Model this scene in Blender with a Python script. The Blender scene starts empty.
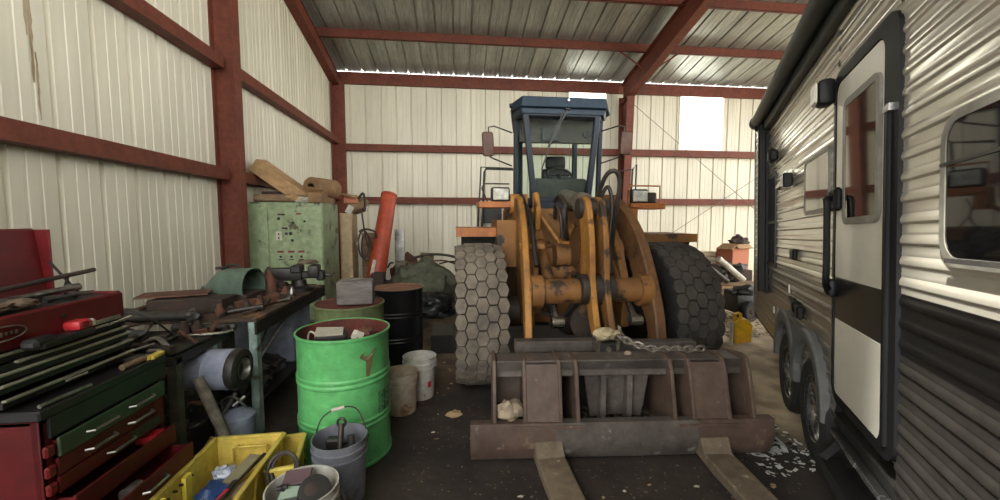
import bpy, bmesh, math, random
from mathutils import Vector, Matrix, Euler, noise
R = random.Random(7)
SC = bpy.context.scene
COL = SC.collection
PI = math.pi
V = Vector
WM = {}                      # world matrix of every object made here, by name

def lin(c):
    out = []
    for x in c[:3]:
        x = x / 255.0
        out.append(x / 12.92 if x <= 0.04045 else ((x + 0.055) / 1.055) ** 2.4)
    return (*out, 1.0)

MATS = {}
def mat(name, c1, c2=None, scale=5.0, lo=0.38, hi=0.66, rough=0.6, metal=0.0, bump=0.0, bscale=None,
        c3=None, s3=12.0, t3=0.62, stretch=(1, 1, 1), spec=0.5, coat=0.0, detail=6.0, grit=0.30, gs=14.0):
    if name in MATS:
        return MATS[name]
    m = bpy.data.materials.new(name)
    m.use_nodes = True
    nt = m.node_tree
    b = nt.nodes['Principled BSDF']
    b.inputs['Roughness'].default_value = rough
    b.inputs['Metallic'].default_value = metal
    b.inputs['Specular IOR Level'].default_value = spec
    b.inputs['Coat Weight'].default_value = coat
    L = nt.links.new
    if c2 is None and not bump and c3 is None:
        b.inputs['Base Color'].default_value = lin(c1)
        MATS[name] = m
        return m
    tc = nt.nodes.new('ShaderNodeTexCoord')
    mp = nt.nodes.new('ShaderNodeMapping')
    mp.inputs['Scale'].default_value = stretch
    L(tc.outputs['Object'], mp.inputs['Vector'])
    def nz(s, d=detail):
        n = nt.nodes.new('ShaderNodeTexNoise')
        n.inputs['Scale'].default_value = s
        n.inputs['Detail'].default_value = d
        n.inputs['Roughness'].default_value = 0.62
        L(mp.outputs[0], n.inputs['Vector'])
        return n
    def ramp(n, a, bb):
        r = nt.nodes.new('ShaderNodeMapRange')
        r.inputs['From Min'].default_value = a
        r.inputs['From Max'].default_value = bb
        L(n.outputs['Fac'], r.inputs['Value'])
        return r
    def mix(f, A, B):
        x = nt.nodes.new('ShaderNodeMix')
        x.data_type = 'RGBA'
        L(f, x.inputs[0])
        for s, c in ((6, A), (7, B)):
            if isinstance(c, tuple): x.inputs[s].default_value = c
            else: L(c, x.inputs[s])
        return x.outputs[2]
    col = lin(c1)
    if c2 is not None:
        n1 = nz(scale)
        col = mix(ramp(n1, lo, hi).outputs[0], lin(c1), lin(c2))
    if c3 is not None:
        n3 = nz(s3, 8.0)
        col = mix(ramp(n3, t3, t3 + 0.06).outputs[0], col, lin(c3))
    if grit:
        ng = nz(gs, 10.0)
        rg = ramp(ng, .30, .72); rg.inputs['To Min'].default_value = 1.0 - grit; rg.inputs['To Max'].default_value = 1.0 + grit * .55
        x = nt.nodes.new('ShaderNodeMix'); x.data_type = 'RGBA'; x.blend_type = 'MULTIPLY'; x.inputs[0].default_value = 1.0
        if isinstance(col, tuple): x.inputs[6].default_value = col
        else: L(col, x.inputs[6])
        L(rg.outputs[0], x.inputs[7]); col = x.outputs[2]
    if isinstance(col, tuple): b.inputs['Base Color'].default_value = col
    else: L(col, b.inputs['Base Color'])
    if bump:
        nb = nz(bscale or scale * 3)
        bp = nt.nodes.new('ShaderNodeBump')
        bp.inputs['Strength'].default_value = min(1.0, bump * 10)
        bp.inputs['Distance'].default_value = bump
        L(nb.outputs['Fac'], bp.inputs['Height'])
        L(bp.outputs[0], b.inputs['Normal'])
    MATS[name] = m
    return m

def glass_mat(name, tint=(225, 235, 230), refl=0.12, rough=0.03, alpha=0.8):
    # a pane: mostly see-through with a mirror-like sheen
    m = bpy.data.materials.new(name); m.use_nodes = True
    nt = m.node_tree; nt.nodes.clear()
    o = nt.nodes.new('ShaderNodeOutputMaterial'); mx = nt.nodes.new('ShaderNodeMixShader')
    t = nt.nodes.new('ShaderNodeBsdfTransparent'); g = nt.nodes.new('ShaderNodeBsdfGlossy')
    t.inputs[0].default_value = lin(tint); g.inputs['Roughness'].default_value = rough
    mx.inputs[0].default_value = refl
    nt.links.new(t.outputs[0], mx.inputs[1]); nt.links.new(g.outputs[0], mx.inputs[2]); nt.links.new(mx.outputs[0], o.inputs[0])
    return m

def rotm(rx=0, ry=0, rz=0):
    return Euler((math.radians(rx), math.radians(ry), math.radians(rz))).to_matrix().to_4x4()

class MB:
    """collects shapes (in the frame fr, world by default) and links them as one mesh"""
    def __init__(s, fr=None):
        s.bm = bmesh.new(); s.fr = fr or Matrix.Identity(4); s.smooth_from = None
    def _add(s, bm2, m=None):
        me = bpy.data.meshes.new('t'); bm2.to_mesh(me); bm2.free()
        if m is not None: me.transform(m)
        s.bm.from_mesh(me); bpy.data.meshes.remove(me); return s
    def box(s, c, size, rot=(0, 0, 0), bev=0.0, seg=1, taper=None):
        b = bmesh.new(); bmesh.ops.create_cube(b, size=1.0)
        for v in b.verts:
            v.co.x *= size[0]; v.co.y *= size[1]; v.co.z *= size[2]
            if taper and v.co.z > 0: v.co.x *= taper[0]; v.co.y *= taper[1]
        if bev: bmesh.ops.bevel(b, geom=b.edges[:], offset=bev, segments=seg, affect='EDGES', profile=0.5)
        return s._add(b, Matrix.Translation(c) @ rotm(*rot))
    def bb(s, x0, x1, y0, y1, z0, z1, bev=0.0, seg=1):
        return s.box(((x0 + x1) / 2, (y0 + y1) / 2, (z0 + z1) / 2), (abs(x1 - x0), abs(y1 - y0), abs(z1 - z0)), bev=bev, seg=seg)
    def rod(s, p0, p1, r, r1=None, seg=12, caps=True):
        p0 = V(p0); p1 = V(p1); d = p1 - p0; L = d.length
        if L < 1e-6: return s
        b = bmesh.new()
        bmesh.ops.create_cone(b, cap_ends=caps, segments=seg, radius1=r, radius2=r if r1 is None else r1, depth=L)
        q = d.to_track_quat('Z', 'Y').to_matrix().to_4x4()
        return s._add(b, Matrix.Translation((p0 + p1) / 2) @ q)
    def bar(s, p0, p1, w, t, up=(0, 0, 1), bev=0.0):
        """rectangular bar from p0 to p1, w wide across, t thick along up"""
        p0 = V(p0); p1 = V(p1); d = (p1 - p0); L = d.length; z = d.normalized(); u = V(up)
        x = u.cross(z)
        if x.length < 1e-4: x = V((1, 0, 0)).cross(z)
        x.normalize(); y = z.cross(x)
        b = bmesh.new(); bmesh.ops.create_cube(b, size=1.0)
        for v in b.verts: v.co = V((v.co.x * w, v.co.y * t, v.co.z * L))
        if bev: bmesh.ops.bevel(b, geom=b.edges[:], offset=bev, segments=1, affect='EDGES')
        m = Matrix((x, y, z)).transposed().to_4x4()
        return s._add(b, Matrix.Translation((p0 + p1) / 2) @ m)
    def tube(s, pts, r, seg=8, smooth=True, closed=False, radii=None):
        pts = [V(p) for p in pts]
        if smooth and len(pts) > 2: pts = spline(pts, 6, closed)
        n = len(pts); rings = []
        bm = s.bm; prev = None
        for i, p in enumerate(pts):
            a = pts[i - 1] if (i > 0 or closed) else p
            c = pts[(i + 1) % n] if (i < n - 1 or closed) else p
            t = (c - a).normalized()
            if prev is None:
                x = t.orthogonal().normalized()
            else:
                x = prev - t * prev.dot(t)
                x = x.normalized() if x.length > 1e-5 else t.orthogonal().normalized()
            prev = x; y = t.cross(x)
            rr = r if radii is None else radii[0] + (radii[1] - radii[0]) * i / (n - 1)
            rings.append([bm.verts.new(p + (x * math.cos(2 * PI * k / seg) + y * math.sin(2 * PI * k / seg)) * rr) for k in range(seg)])
        m = n if closed else n - 1
        for i in range(m):
            A = rings[i]; B = rings[(i + 1) % n]
            for k in range(seg): bm.faces.new((A[k], A[(k + 1) % seg], B[(k + 1) % seg], B[k]))
        if not closed:
            bm.faces.new(rings[0][::-1]); bm.faces.new(rings[-1])
        return s
    def lathe(s, prof, c=(0, 0, 0), seg=32, m=None, closed=False):
        """prof: (r, z) list spun about z"""
        b = bmesh.new(); rings = []
        for r, z in prof:
            if r < 1e-5: rings.append([b.verts.new((0, 0, z))])
            else: rings.append([b.verts.new((r * math.cos(2 * PI * k / seg), r * math.sin(2 * PI * k / seg), z)) for k in range(seg)])
        n = len(rings)
        for i in range(n if closed else n - 1):
            A = rings[i]; B = rings[(i + 1) % n]
            if len(A) == 1 and len(B) == 1: continue
            for k in range(seg):
                k2 = (k + 1) % seg
                if len(A) == 1: b.faces.new((A[0], B[k2], B[k]))
                elif len(B) == 1: b.faces.new((A[k], A[k2], B[0]))
                else: b.faces.new((A[k], A[k2], B[k2], B[k]))
        return s._add(b, Matrix.Translation(c) @ (m or Matrix.Identity(4)))
    def prism(s, poly, th, m=None, bev=0.0):
        """poly in (x, y), extruded th along z about 0, then moved by m"""
        b = bmesh.new()
        lo = [b.verts.new((x, y, -th / 2)) for x, y in poly]; hi = [b.verts.new((x, y, th / 2)) for x, y in poly]
        n = len(poly)
        b.faces.new(lo[::-1]); b.faces.new(hi)
        for i in range(n): b.faces.new((lo[i], lo[(i + 1) % n], hi[(i + 1) % n], hi[i]))
        bmesh.ops.recalc_face_normals(b, faces=b.faces[:])
        if bev:
            eds = [e for e in b.edges if abs(e.verts[0].co.z - e.verts[1].co.z) < 1e-6]
            bmesh.ops.bevel(b, geom=eds, offset=bev, segments=1, affect='EDGES')
        return s._add(b, m)
    def yz(s, poly, x0, x1, bev=0.0):
        """plate with outline poly in (y, z), between x0 and x1"""
        m = Matrix(((0, 0, 1, 0), (1, 0, 0, 0), (0, 1, 0, 0), (0, 0, 0, 1)))
        return s.prism(poly, abs(x1 - x0), Matrix.Translation(((x0 + x1) / 2, 0, 0)) @ m, bev)
    def xz(s, poly, y0, y1, bev=0.0):
        m = Matrix(((1, 0, 0, 0), (0, 0, 1, 0), (0, 1, 0, 0), (0, 0, 0, 1)))
        return s.prism(poly, abs(y1 - y0), Matrix.Translation((0, (y0 + y1) / 2, 0)) @ m, bev)
    def xy(s, poly, z0, z1, bev=0.0):
        return s.prism(poly, abs(z1 - z0), Matrix.Translation((0, 0, (z0 + z1) / 2)), bev)
    def sph(s, c, r, sc=(1, 1, 1), rot=(0, 0, 0), seg=16):
        b = bmesh.new(); bmesh.ops.create_uvsphere(b, u_segments=seg, v_segments=max(6, seg // 2), radius=r)
        return s._add(b, Matrix.Translation(c) @ rotm(*rot) @ Matrix.Diagonal((*sc, 1)))
    def lump(s, c, size, seed=0, rough=0.35, sub=3, flat=None, freq=2.0):
        """an irregular lump: stone, crumpled rag, dirt"""
        b = bmesh.new(); bmesh.ops.create_icosphere(b, subdivisions=sub, radius=1.0)
        for v in b.verts:
            o = V((seed * 3.7, seed * 1.3, seed * 7.1))
            k = 1 + rough * (noise.noise(v.co * freq + o) + 0.5 * noise.noise(v.co * freq * 2.3 + o))
            v.co *= k
            if flat is not None and v.co.z < flat: v.co.z = flat + (v.co.z - flat) * 0.1
            v.co = V((v.co.x * size[0], v.co.y * size[1], v.co.z * size[2]))
        return s._add(b, Matrix.Translation(c))
    def quad(s, a, b, c, d):
        f = [s.bm.verts.new(p) for p in (a, b, c, d)]; s.bm.faces.new(f); return s
    def build(s, name, m, parent=None, smooth=None, bev=0.0, solid=0.0, subsurf=0, origin=None, angle=35, normals=True):
        bm = s.bm
        if normals: bmesh.ops.recalc_face_normals(bm, faces=bm.faces[:])
        me = bpy.data.meshes.new(name); bm.to_mesh(me); bm.free()
        me.transform(s.fr)
        o = bpy.data.objects.new(name, me); COL.objects.link(o)
        if parent is not None:
            me.transform(WM[parent.name].inverted())
            o.parent = parent; WM[o.name] = WM[parent.name].copy()
        else:
            if origin is None:
                co = [v.co for v in me.vertices]
                origin = V(((min(c.x for c in co) + max(c.x for c in co)) / 2, (min(c.y for c in co) + max(c.y for c in co)) / 2, min(c.z for c in co)))
            W = Matrix.Translation(origin); me.transform(W.inverted()); o.matrix_world = W; o.location = origin; WM[o.name] = W
        for mm in (m if isinstance(m, (list, tuple)) else [m]): me.materials.append(mm)
        if smooth is None: smooth = True
        if smooth:
            for p in me.polygons: p.use_smooth = True
            ca = math.cos(math.radians(angle))
            bm3 = bmesh.new(); bm3.from_mesh(me)
            for e in bm3.edges:
                e.smooth = len(e.link_faces) == 2 and e.link_faces[0].normal.dot(e.link_faces[1].normal) > ca
            bm3.to_mesh(me); bm3.free()
        if solid:
            md = o.modifiers.new('thickness', 'SOLIDIFY'); md.thickness = solid; md.offset = 0
        if bev:
            md = o.modifiers.new('bevel', 'BEVEL'); md.width = bev; md.segments = 2; md.limit_method = 'ANGLE'; md.angle_limit = math.radians(40)
        if subsurf:
            md = o.modifiers.new('sub', 'SUBSURF'); md.levels = subsurf; md.render_levels = subsurf
        return o

def spline(P, n, closed=False):
    out = []; N = len(P); m = N if closed else N - 1
    for i in range(m):
        p0 = P[(i - 1) % N] if (closed or i > 0) else P[0]; p1 = P[i]; p2 = P[(i + 1) % N]
        p3 = P[(i + 2) % N] if (closed or i + 2 < N) else P[-1]
        for k in range(n):
            t = k / n
            out.append(0.5 * ((2 * p1) + (p2 - p0) * t + (2 * p0 - 5 * p1 + 4 * p2 - p3) * t * t + (3 * p1 - p0 - 3 * p2 + p3) * t ** 3))
    if not closed: out.append(P[-1])
    return out

def spl2(P, n=5):
    return [(p.x, p.y) for p in spline([V((a, b, 0)) for a, b in P], n)]

def tag(o, label, cat, group=None, kind=None):
    if label: o['label'] = label
    if cat: o['category'] = cat
    if group: o['group'] = group
    if kind: o['kind'] = kind
    return o

def empty(name, loc, label=None, cat=None, group=None, rz=0, M=None):
    o = bpy.data.objects.new(name, None); COL.objects.link(o); o.empty_display_size = 0.1
    W = M if M is not None else Matrix.Translation(loc) @ rotm(0, 0, rz)
    o.matrix_world = W; loc_, q, _ = W.decompose(); o.location = loc_; o.rotation_euler = q.to_euler(); WM[o.name] = W.copy()
    return tag(o, label, cat, group)

def copy_tree(o, loc=None, rot=None, parent=None, label=None):
    c = o.copy(); COL.objects.link(c)
    if parent is not None: c.parent = parent
    if loc is not None: c.location = loc
    if rot is not None: c.rotation_euler = rot
    if label: c['label'] = label
    for ch in list(o.children): copy_tree(ch, parent=c)
    return c

def struct(o):
    o['kind'] = 'structure'; return o

def one(mb, name, m, label, cat, group=None, **k):
    return tag(mb.build(name, m, **k), label, cat, group)
# ---------------------------------------------------------------- building shell
XL, YB, XR, YF = -3.1, 11.0, 12.4, -5.6
SL = 0.215
LY = 1.15                                         # the side wall ends this far behind the viewer; the unseen bay door opening beyond is sized to light the trailer
FZ = 3.2                                          # height of the sheeted part of the front wall, open above so light reaches high and the foreground stays dim
def roofz(y): return 5.42 + SL * (YB - y)

M_wallp = mat('painted_sheet_cream', (207, 202, 182), (189, 184, 163), scale=1.1, lo=.35, hi=.7, rough=.42, c3=(150, 128, 96), s3=2.6, t3=.70, stretch=(1, 1, .18), grit=.10, gs=3)
M_roofp = mat('galvanised_sheet', (178, 182, 176), (146, 150, 144), scale=1.5, rough=.36, metal=.55, stretch=(3, .3, 1))
M_red = mat('red_oxide_steel', (108, 58, 43), (92, 49, 37), scale=3, rough=.6, spec=.25, bump=.001, bscale=40)
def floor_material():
    """packed dirt: oily ground with shade painted in where the loader works, drier dirt painted brighter toward the trailer and the far aisle"""
    m = mat('dirt_floor', (62, 53, 46), (36, 31, 28), scale=1.6, lo=.36, hi=.62, rough=.85, bump=.012, bscale=9, c3=(104, 90, 72), s3=6.0, t3=.68)  # oily dirt, with the foreground's shade put into its dark colour
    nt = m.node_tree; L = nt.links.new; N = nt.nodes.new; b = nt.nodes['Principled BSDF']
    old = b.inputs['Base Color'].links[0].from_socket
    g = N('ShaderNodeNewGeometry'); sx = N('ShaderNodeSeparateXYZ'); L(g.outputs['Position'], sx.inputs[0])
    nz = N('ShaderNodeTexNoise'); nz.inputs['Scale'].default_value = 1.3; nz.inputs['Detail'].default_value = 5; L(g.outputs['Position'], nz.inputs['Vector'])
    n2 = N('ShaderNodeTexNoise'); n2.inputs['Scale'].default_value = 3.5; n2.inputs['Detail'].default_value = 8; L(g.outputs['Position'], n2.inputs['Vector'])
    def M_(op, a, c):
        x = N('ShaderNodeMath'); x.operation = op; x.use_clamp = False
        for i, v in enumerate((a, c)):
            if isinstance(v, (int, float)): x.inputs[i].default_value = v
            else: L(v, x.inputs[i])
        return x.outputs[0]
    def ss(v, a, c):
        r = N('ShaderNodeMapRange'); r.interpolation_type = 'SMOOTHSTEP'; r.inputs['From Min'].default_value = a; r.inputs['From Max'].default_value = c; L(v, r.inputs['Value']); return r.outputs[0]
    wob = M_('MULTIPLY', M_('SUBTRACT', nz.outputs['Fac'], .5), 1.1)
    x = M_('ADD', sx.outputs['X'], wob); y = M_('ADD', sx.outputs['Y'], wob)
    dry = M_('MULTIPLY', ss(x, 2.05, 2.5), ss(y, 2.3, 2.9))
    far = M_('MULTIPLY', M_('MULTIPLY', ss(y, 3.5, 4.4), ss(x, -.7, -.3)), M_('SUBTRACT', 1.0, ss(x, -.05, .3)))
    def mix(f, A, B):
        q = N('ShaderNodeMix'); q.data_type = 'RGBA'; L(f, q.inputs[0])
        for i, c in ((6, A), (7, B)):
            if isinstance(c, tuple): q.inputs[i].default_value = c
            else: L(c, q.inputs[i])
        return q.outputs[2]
    dirt = mix(ss(n2.outputs['Fac'], .35, .68), lin((206, 186, 154)), lin((152, 134, 108)))  # dry dirt, lightened to make up for the trailer's shade
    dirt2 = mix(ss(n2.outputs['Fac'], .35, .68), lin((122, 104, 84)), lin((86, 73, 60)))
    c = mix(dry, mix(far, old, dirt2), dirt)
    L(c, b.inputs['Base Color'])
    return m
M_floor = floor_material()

def panel_profile(length, pitch=0.39, rib=0.032):
    """(u, depth) along a ribbed sheet: one major rib and two small stiffeners each pitch"""
    pts = []; n = int(math.ceil(length / pitch))
    for i in range(n):
        a = i * pitch
        for du, dd in ((0, 0), (.012, rib), (.042, rib), (.054, 0), (.155, 0), (.161, .0045), (.181, .0045), (.187, 0), (.265, 0), (.271, .0045), (.291, .0045), (.297, 0)):
            if a + du <= length: pts.append((a + du, dd))
    pts.append((length, 0))
    return pts

w = MB()
P = panel_profile(YB + LY)
vs = [(w.bm.verts.new((XL - d, YB - u, 0.0)), w.bm.verts.new((XL - d, YB - u, roofz(YB - u) - .01))) for u, d in P]
for a, b in zip(vs, vs[1:]): w.bm.faces.new((a[0], b[0], b[1], a[1]))
wall_l = struct(w.build('wall_left', M_wallp, smooth=False, normals=False))
# old brown run of rust down one pan of the sheet
M_run = mat('rust_run', (142, 122, 92), (176, 164, 136), scale=9, rough=.7, stretch=(1, 1, .3))
for y_, z0_, z1_, w_ in ((3.43, 2.62, 3.30, .016), (3.455, 2.35, 2.85, .010), (3.40, 2.95, 3.35, .010)):
    q_ = MB(); n_ = 12; L_ = []; R_ = []
    for k in range(n_ + 1):
        z = z0_ + (z1_ - z0_) * k / n_; ww = w_ * (.35 + .65 * math.sin(PI * (k + .5) / (n_ + 1))) * R.uniform(.6, 1.3); yc = y_ + R.uniform(-.004, .004)
        L_.append(q_.bm.verts.new((XL + .002, yc - ww, z))); R_.append(q_.bm.verts.new((XL + .002, yc + ww, z)))
    for k in range(n_): q_.bm.faces.new((L_[k], R_[k], R_[k + 1], L_[k + 1]))
    q_.build('rust_run', M_run, wall_l)

# back wall with two openings for the translucent panels
OPEN = [(6.40, 7.70, 3.62, 5.15), (3.15, 4.20, 4.72, 5.22)]
w = MB()
P = [(XL + u, YB + d) for u, d in panel_profile(XR - XL)]
for x0, x1, _, _ in OPEN:
    for xx in (x0, x1): P.append((xx, YB))
P.sort()
for (xa, ya), (xb, yb) in zip(P, P[1:]):
    if xb - xa < 1e-6: continue
    mid = (xa + xb) / 2; spans = [(0.0, 5.40)]
    for x0, x1, z0, z1 in OPEN:
        if x0 < mid < x1: spans = [(0.0, z0), (z1, 5.40)]
    for z0, z1 in spans: w.quad((xa, ya, z0), (xb, yb, z0), (xb, yb, z1), (xa, ya, z1))
struct(w.build('wall_back', M_wallp, smooth=False, normals=False))
M_pane = glass_mat('translucent_pane', (250, 250, 244), refl=.06, rough=.25)
for i, (x0, x1, z0, z1) in enumerate(OPEN):
    f = MB(); t = .035
    for a in ((x0 - t, x1 + t, z0 - t, z0), (x0 - t, x1 + t, z1, z1 + t), (x0 - t, x0, z0, z1), (x1, x1 + t, z0, z1)):
        f.bb(a[0], a[1], YB - .02, YB + .02, a[2], a[3])
    fr = struct(f.build('window_%d' % (i + 1), mat('window_trim', (214, 210, 190), rough=.5)))
    pn = MB().bb(x0, x1, YB, YB + .006, z0, z1).build('pane', M_pane, fr)

# unseen front wall added behind the viewer to dim the foreground, open at its left end
w = MB()
P = [(XR - u, YF - d) for u, d in panel_profile(XR + .8)]
for (xa, ya), (xb, yb) in zip(P, P[1:]): w.quad((xa, ya, 0.0), (xb, yb, 0.0), (xb, yb, FZ), (xa, ya, FZ))
struct(w.build('unseen_front_wall', M_wallp, smooth=False, normals=False))

# roof sheets, ribs running down the slope
w = MB()
P = panel_profile(XR - XL + .2, rib=.038)
y0, y1 = YF, YB
vs = [(w.bm.verts.new((XL - .05 + u, y0, roofz(y0) + d)), w.bm.verts.new((XL - .05 + u, y1, roofz(y1) + d))) for u, d in P]
for a, b in zip(vs, vs[1:]): w.bm.faces.new((a[0], b[0], b[1], a[1]))
struct(w.build('roof', M_roofp, smooth=False, normals=False))

# floor and the yard outside
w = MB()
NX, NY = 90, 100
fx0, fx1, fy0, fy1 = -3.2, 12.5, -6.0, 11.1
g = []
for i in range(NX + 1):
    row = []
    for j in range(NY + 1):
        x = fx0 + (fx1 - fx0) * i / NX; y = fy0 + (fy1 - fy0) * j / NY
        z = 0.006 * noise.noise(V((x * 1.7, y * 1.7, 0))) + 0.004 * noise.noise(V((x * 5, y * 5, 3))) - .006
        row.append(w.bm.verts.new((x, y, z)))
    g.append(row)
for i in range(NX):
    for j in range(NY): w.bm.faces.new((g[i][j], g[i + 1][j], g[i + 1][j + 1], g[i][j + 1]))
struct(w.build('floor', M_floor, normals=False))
M_yard = mat('gravel_yard', (176, 168, 152), (150, 142, 126), scale=.6, rough=.9)
w = MB(); w.bb(-30, 12.49, -40, -6.0, -.06, -.012).bb(12.49, 45, -40, 30, -.06, -.012); struct(w.build('ground', M_yard))

# girts: Z sections along the walls
def zsec(p0, p1, axis, depth, hgt, out):
    """Z purlin from p0 to p1; web hgt tall, flanges reach depth along out"""
    m = MB(); p0 = V(p0); p1 = V(p1); o = V(out) * depth; h = V((0, 0, hgt / 2)); t = .008
    m.bar(p0 + h, p1 + h, .006, .006)
    d = (p1 - p0).normalized()
    def slab(c0, wdir, wd, tdir, th):
        a = V(wdir) * wd / 2; b = V(tdir) * th / 2
        q = [p0 + c0 - a - b, p0 + c0 + a - b, p0 + c0 + a + b, p0 + c0 - a + b]
        r = [x + (p1 - p0) for x in q]
        A = [m.bm.verts.new(x) for x in q]; B = [m.bm.verts.new(x) for x in r]
        m.bm.faces.new(A); m.bm.faces.new(B[::-1])
        for i in range(4): m.bm.faces.new((A[i], A[(i + 1) % 4], B[(i + 1) % 4], B[i]))
    slab(o * .5, (0, 0, 1), hgt, out, t)                        # web
    slab(o * .75 + h, out, depth * .55, (0, 0, 1), t)           # top flange, reaching in
    slab(o * .25 - h, out, depth * .55, (0, 0, 1), t)           # bottom flange, to the sheet
    slab(o * 1.0 + h * .9, (0, 0, 1), .025, out, t)             # lip
    return m
def girt(p0, p1, out, depth=.2, hgt=.2):
    return struct(zsec(p0, p1, None, depth, hgt, out).build('girt_beam', M_red, smooth=False))
def boxgirt(x0, x1, y0, y1, z0, z1):
    return struct(MB().bb(x0, x1, y0, y1, z0, z1, bev=.004).build('girt_beam', M_red, smooth=False))
# left wall girts: C section shown as an open channel (web to the room, flanges to the sheet)
def channel_y(xw, y0, y1, zc, h, fl, name='girt_beam'):
    m = MB(); t = .007
    m.bb(xw - t, xw, y0, y1, zc - h / 2, zc + h / 2)
    m.bb(xw - fl, xw - t, y0, y1, zc + h / 2 - t, zc + h / 2)
    m.bb(xw - fl, xw - t, y0, y1, zc - h / 2, zc - h / 2 + t)
    m.bb(xw - fl, xw - fl + t, y0, y1, zc + h / 2 - .03, zc + h / 2)
    return struct(m.build(name, M_red, smooth=False))
def channel_x(yw, x0, x1, zc, h, fl, name='girt_beam'):
    m = MB(); t = .007
    m.bb(x0, x1, yw, yw + t, zc - h / 2, zc + h / 2)
    m.bb(x0, x1, yw + t, yw + fl, zc + h / 2 - t, zc + h / 2)
    m.bb(x0, x1, yw + t, yw + fl, zc - h / 2, zc - h / 2 + t)
    return struct(m.build(name, M_red, smooth=False))
CY = 5.76
for zc in (2.20, 3.62):
    channel_y(XL + .17, -LY, CY - .09, zc, .15, .16)
    channel_y(XL + .17, CY + .09, YB - .12, zc, .15, .16)
for zc in (2.115, 3.475):
    channel_x(YB - .19, XL + .3, 4.52, zc, .17, .18)
    channel_x(YB - .19, 4.78, XR - .05, zc, .17, .18)
# eave strut
channel_x(YB - .075, XL + .1, XR, 5.24, .30, .06, 'eave_beam')

def hsection(name, c0, c1, wdir, fw, depth, tf=.014, tw=.01, ddir=(1, 0, 0), depth1=None):
    """I section from c0 to c1 (centre line): flanges fw wide along wdir, depth along ddir"""
    m = MB(); c0 = V(c0); c1 = V(c1); W = V(wdir); D = V(ddir); d1 = depth1 or depth
    def plate(o0, o1, a, wa, b, wb):
        q = [c0 + o0 + a * sa * wa / 2 + b * sb * wb / 2 for sa, sb in ((-1, -1), (1, -1), (1, 1), (-1, 1))]
        r = [c1 + o1 + a * sa * wa / 2 + b * sb * wb / 2 for sa, sb in ((-1, -1), (1, -1), (1, 1), (-1, 1))]
        A = [m.bm.verts.new(x) for x in q]; B = [m.bm.verts.new(x) for x in r]
        m.bm.faces.new(A); m.bm.faces.new(B[::-1])
        for i in range(4): m.bm.faces.new((A[i], A[(i + 1) % 4], B[(i + 1) % 4], B[i]))
    plate(D * depth / 2, D * d1 / 2, W, fw, D, tf)
    plate(-D * depth / 2, -D * d1 / 2, W, fw, D, tf)
    q = [(c0, depth), (c1, d1)]
    a = [c0 - D * depth / 2 - W * tw / 2, c0 + D * depth / 2 - W * tw / 2, c0 + D * depth / 2 + W * tw / 2, c0 - D * depth / 2 + W * tw / 2]
    b = [c1 - D * d1 / 2 - W * tw / 2, c1 + D * d1 / 2 - W * tw / 2, c1 + D * d1 / 2 + W * tw / 2, c1 - D * d1 / 2 + W * tw / 2]
    A = [m.bm.verts.new(x) for x in a]; B = [m.bm.verts.new(x) for x in b]
    m.bm.faces.new(A); m.bm.faces.new(B[::-1])
    for i in range(4): m.bm.faces.new((A[i], A[(i + 1) % 4], B[(i + 1) % 4], B[i]))
    return m
# end-wall columns
struct(hsection('c', (XL + .145, CY, 0), (XL + .145, CY, roofz(CY) - .12), (0, 1, 0), .17, .27).build('steel_column', M_red, smooth=False))
m = MB(); m.bb(XL + .02, XL + .30, YB - .13, YB - .02, 0, 5.1); m.bb(XL + .02, XL + .04, YB - .3, YB - .1, 0, 5.1)
struct(m.build('steel_column', M_red, smooth=False))
# rake beam along the end wall
m = MB(); m.bar((XL + .10, YB - .05, roofz(YB) - .30), (XL + .10, YF, roofz(YF) - .30), .19, .22, up=(0, 0, 1)); m.bar((XL + .10, YB - .05, roofz(YB) - .19), (XL + .10, YF, roofz(YF) - .19), .24, .012)
struct(m.build('rake_beam', M_red, smooth=False))
# frame at the middle of the shed: tapered column and rafter
FX = 4.62
struct(hsection('c', (FX, YB - .30, 0), (FX, YB - .42, 4.95), (1, 0, 0), .20, .22, ddir=(0, 1, 0), depth1=.55).build('steel_column', M_red, smooth=False))
c0 = V((FX, YB - .2, roofz(YB - .2) - .46)); c1 = V((FX, YF, roofz(YF) - .40))
struct(hsection('r', c0, c1, (1, 0, 0), .20, .52, ddir=(0, 0, 1), depth1=.44).build('rafter_beam', M_red, smooth=False))
struct(hsection('r', (10.6, YB - .2, roofz(YB - .2) - .46), (10.6, YF, roofz(YF) - .40), (1, 0, 0), .20, .52, ddir=(0, 0, 1), depth1=.44).build('rafter_beam', M_red, smooth=False))
# purlins under the roof
for k in range(1, 11):
    y = YB - 1.62 - (k - 1) * 1.46
    z = roofz(y)
    m = MB()
    m.bb(XL + .12, XR - .02, y - .004, y + .004, z - .215, z - .006)
    m.bb(XL + .12, XR - .02, y - .065, y - .004, z - .215, z - .207)
    m.bb(XL + .12, XR - .02, y + .004, y + .065, z - .020, z - .012)
    m.bb(XL + .12, XR - .02, y - .065, y - .058, z - .215, z - .195)
    struct(m.build('purlin_beam', M_red, smooth=False))
# braces from the first purlin to the rafter foot
for sx in (-1, 1):
    y = YB - 1.62
    m = MB(); m.bar((FX + sx * .08, y - .02, roofz(y) - .62), (FX + sx * .72, y - .02, roofz(y) - .21), .035, .006, up=(0, 1, 0)); m.bar((FX + sx * .08, y - .02, roofz(y) - .62), (FX + sx * .72, y - .02, roofz(y) - .21), .006, .03, up=(0, 1, 0))
    struct(m.build('brace_beam', M_red, smooth=False))
# crossed cable bracing on the back wall
M_cable = mat('bracing_cable', (96, 84, 74), rough=.5, metal=.5)
struct(MB().rod((4.75, YB - .28, 4.85), (9.6, YB - .22, 1.2), .008, seg=6).build('brace_beam', M_cable))
struct(MB().rod((5.6, YB - .25, .9), (10.4, YB - .25, 3.9), .008, seg=6).build('brace_beam', M_cable))
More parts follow.
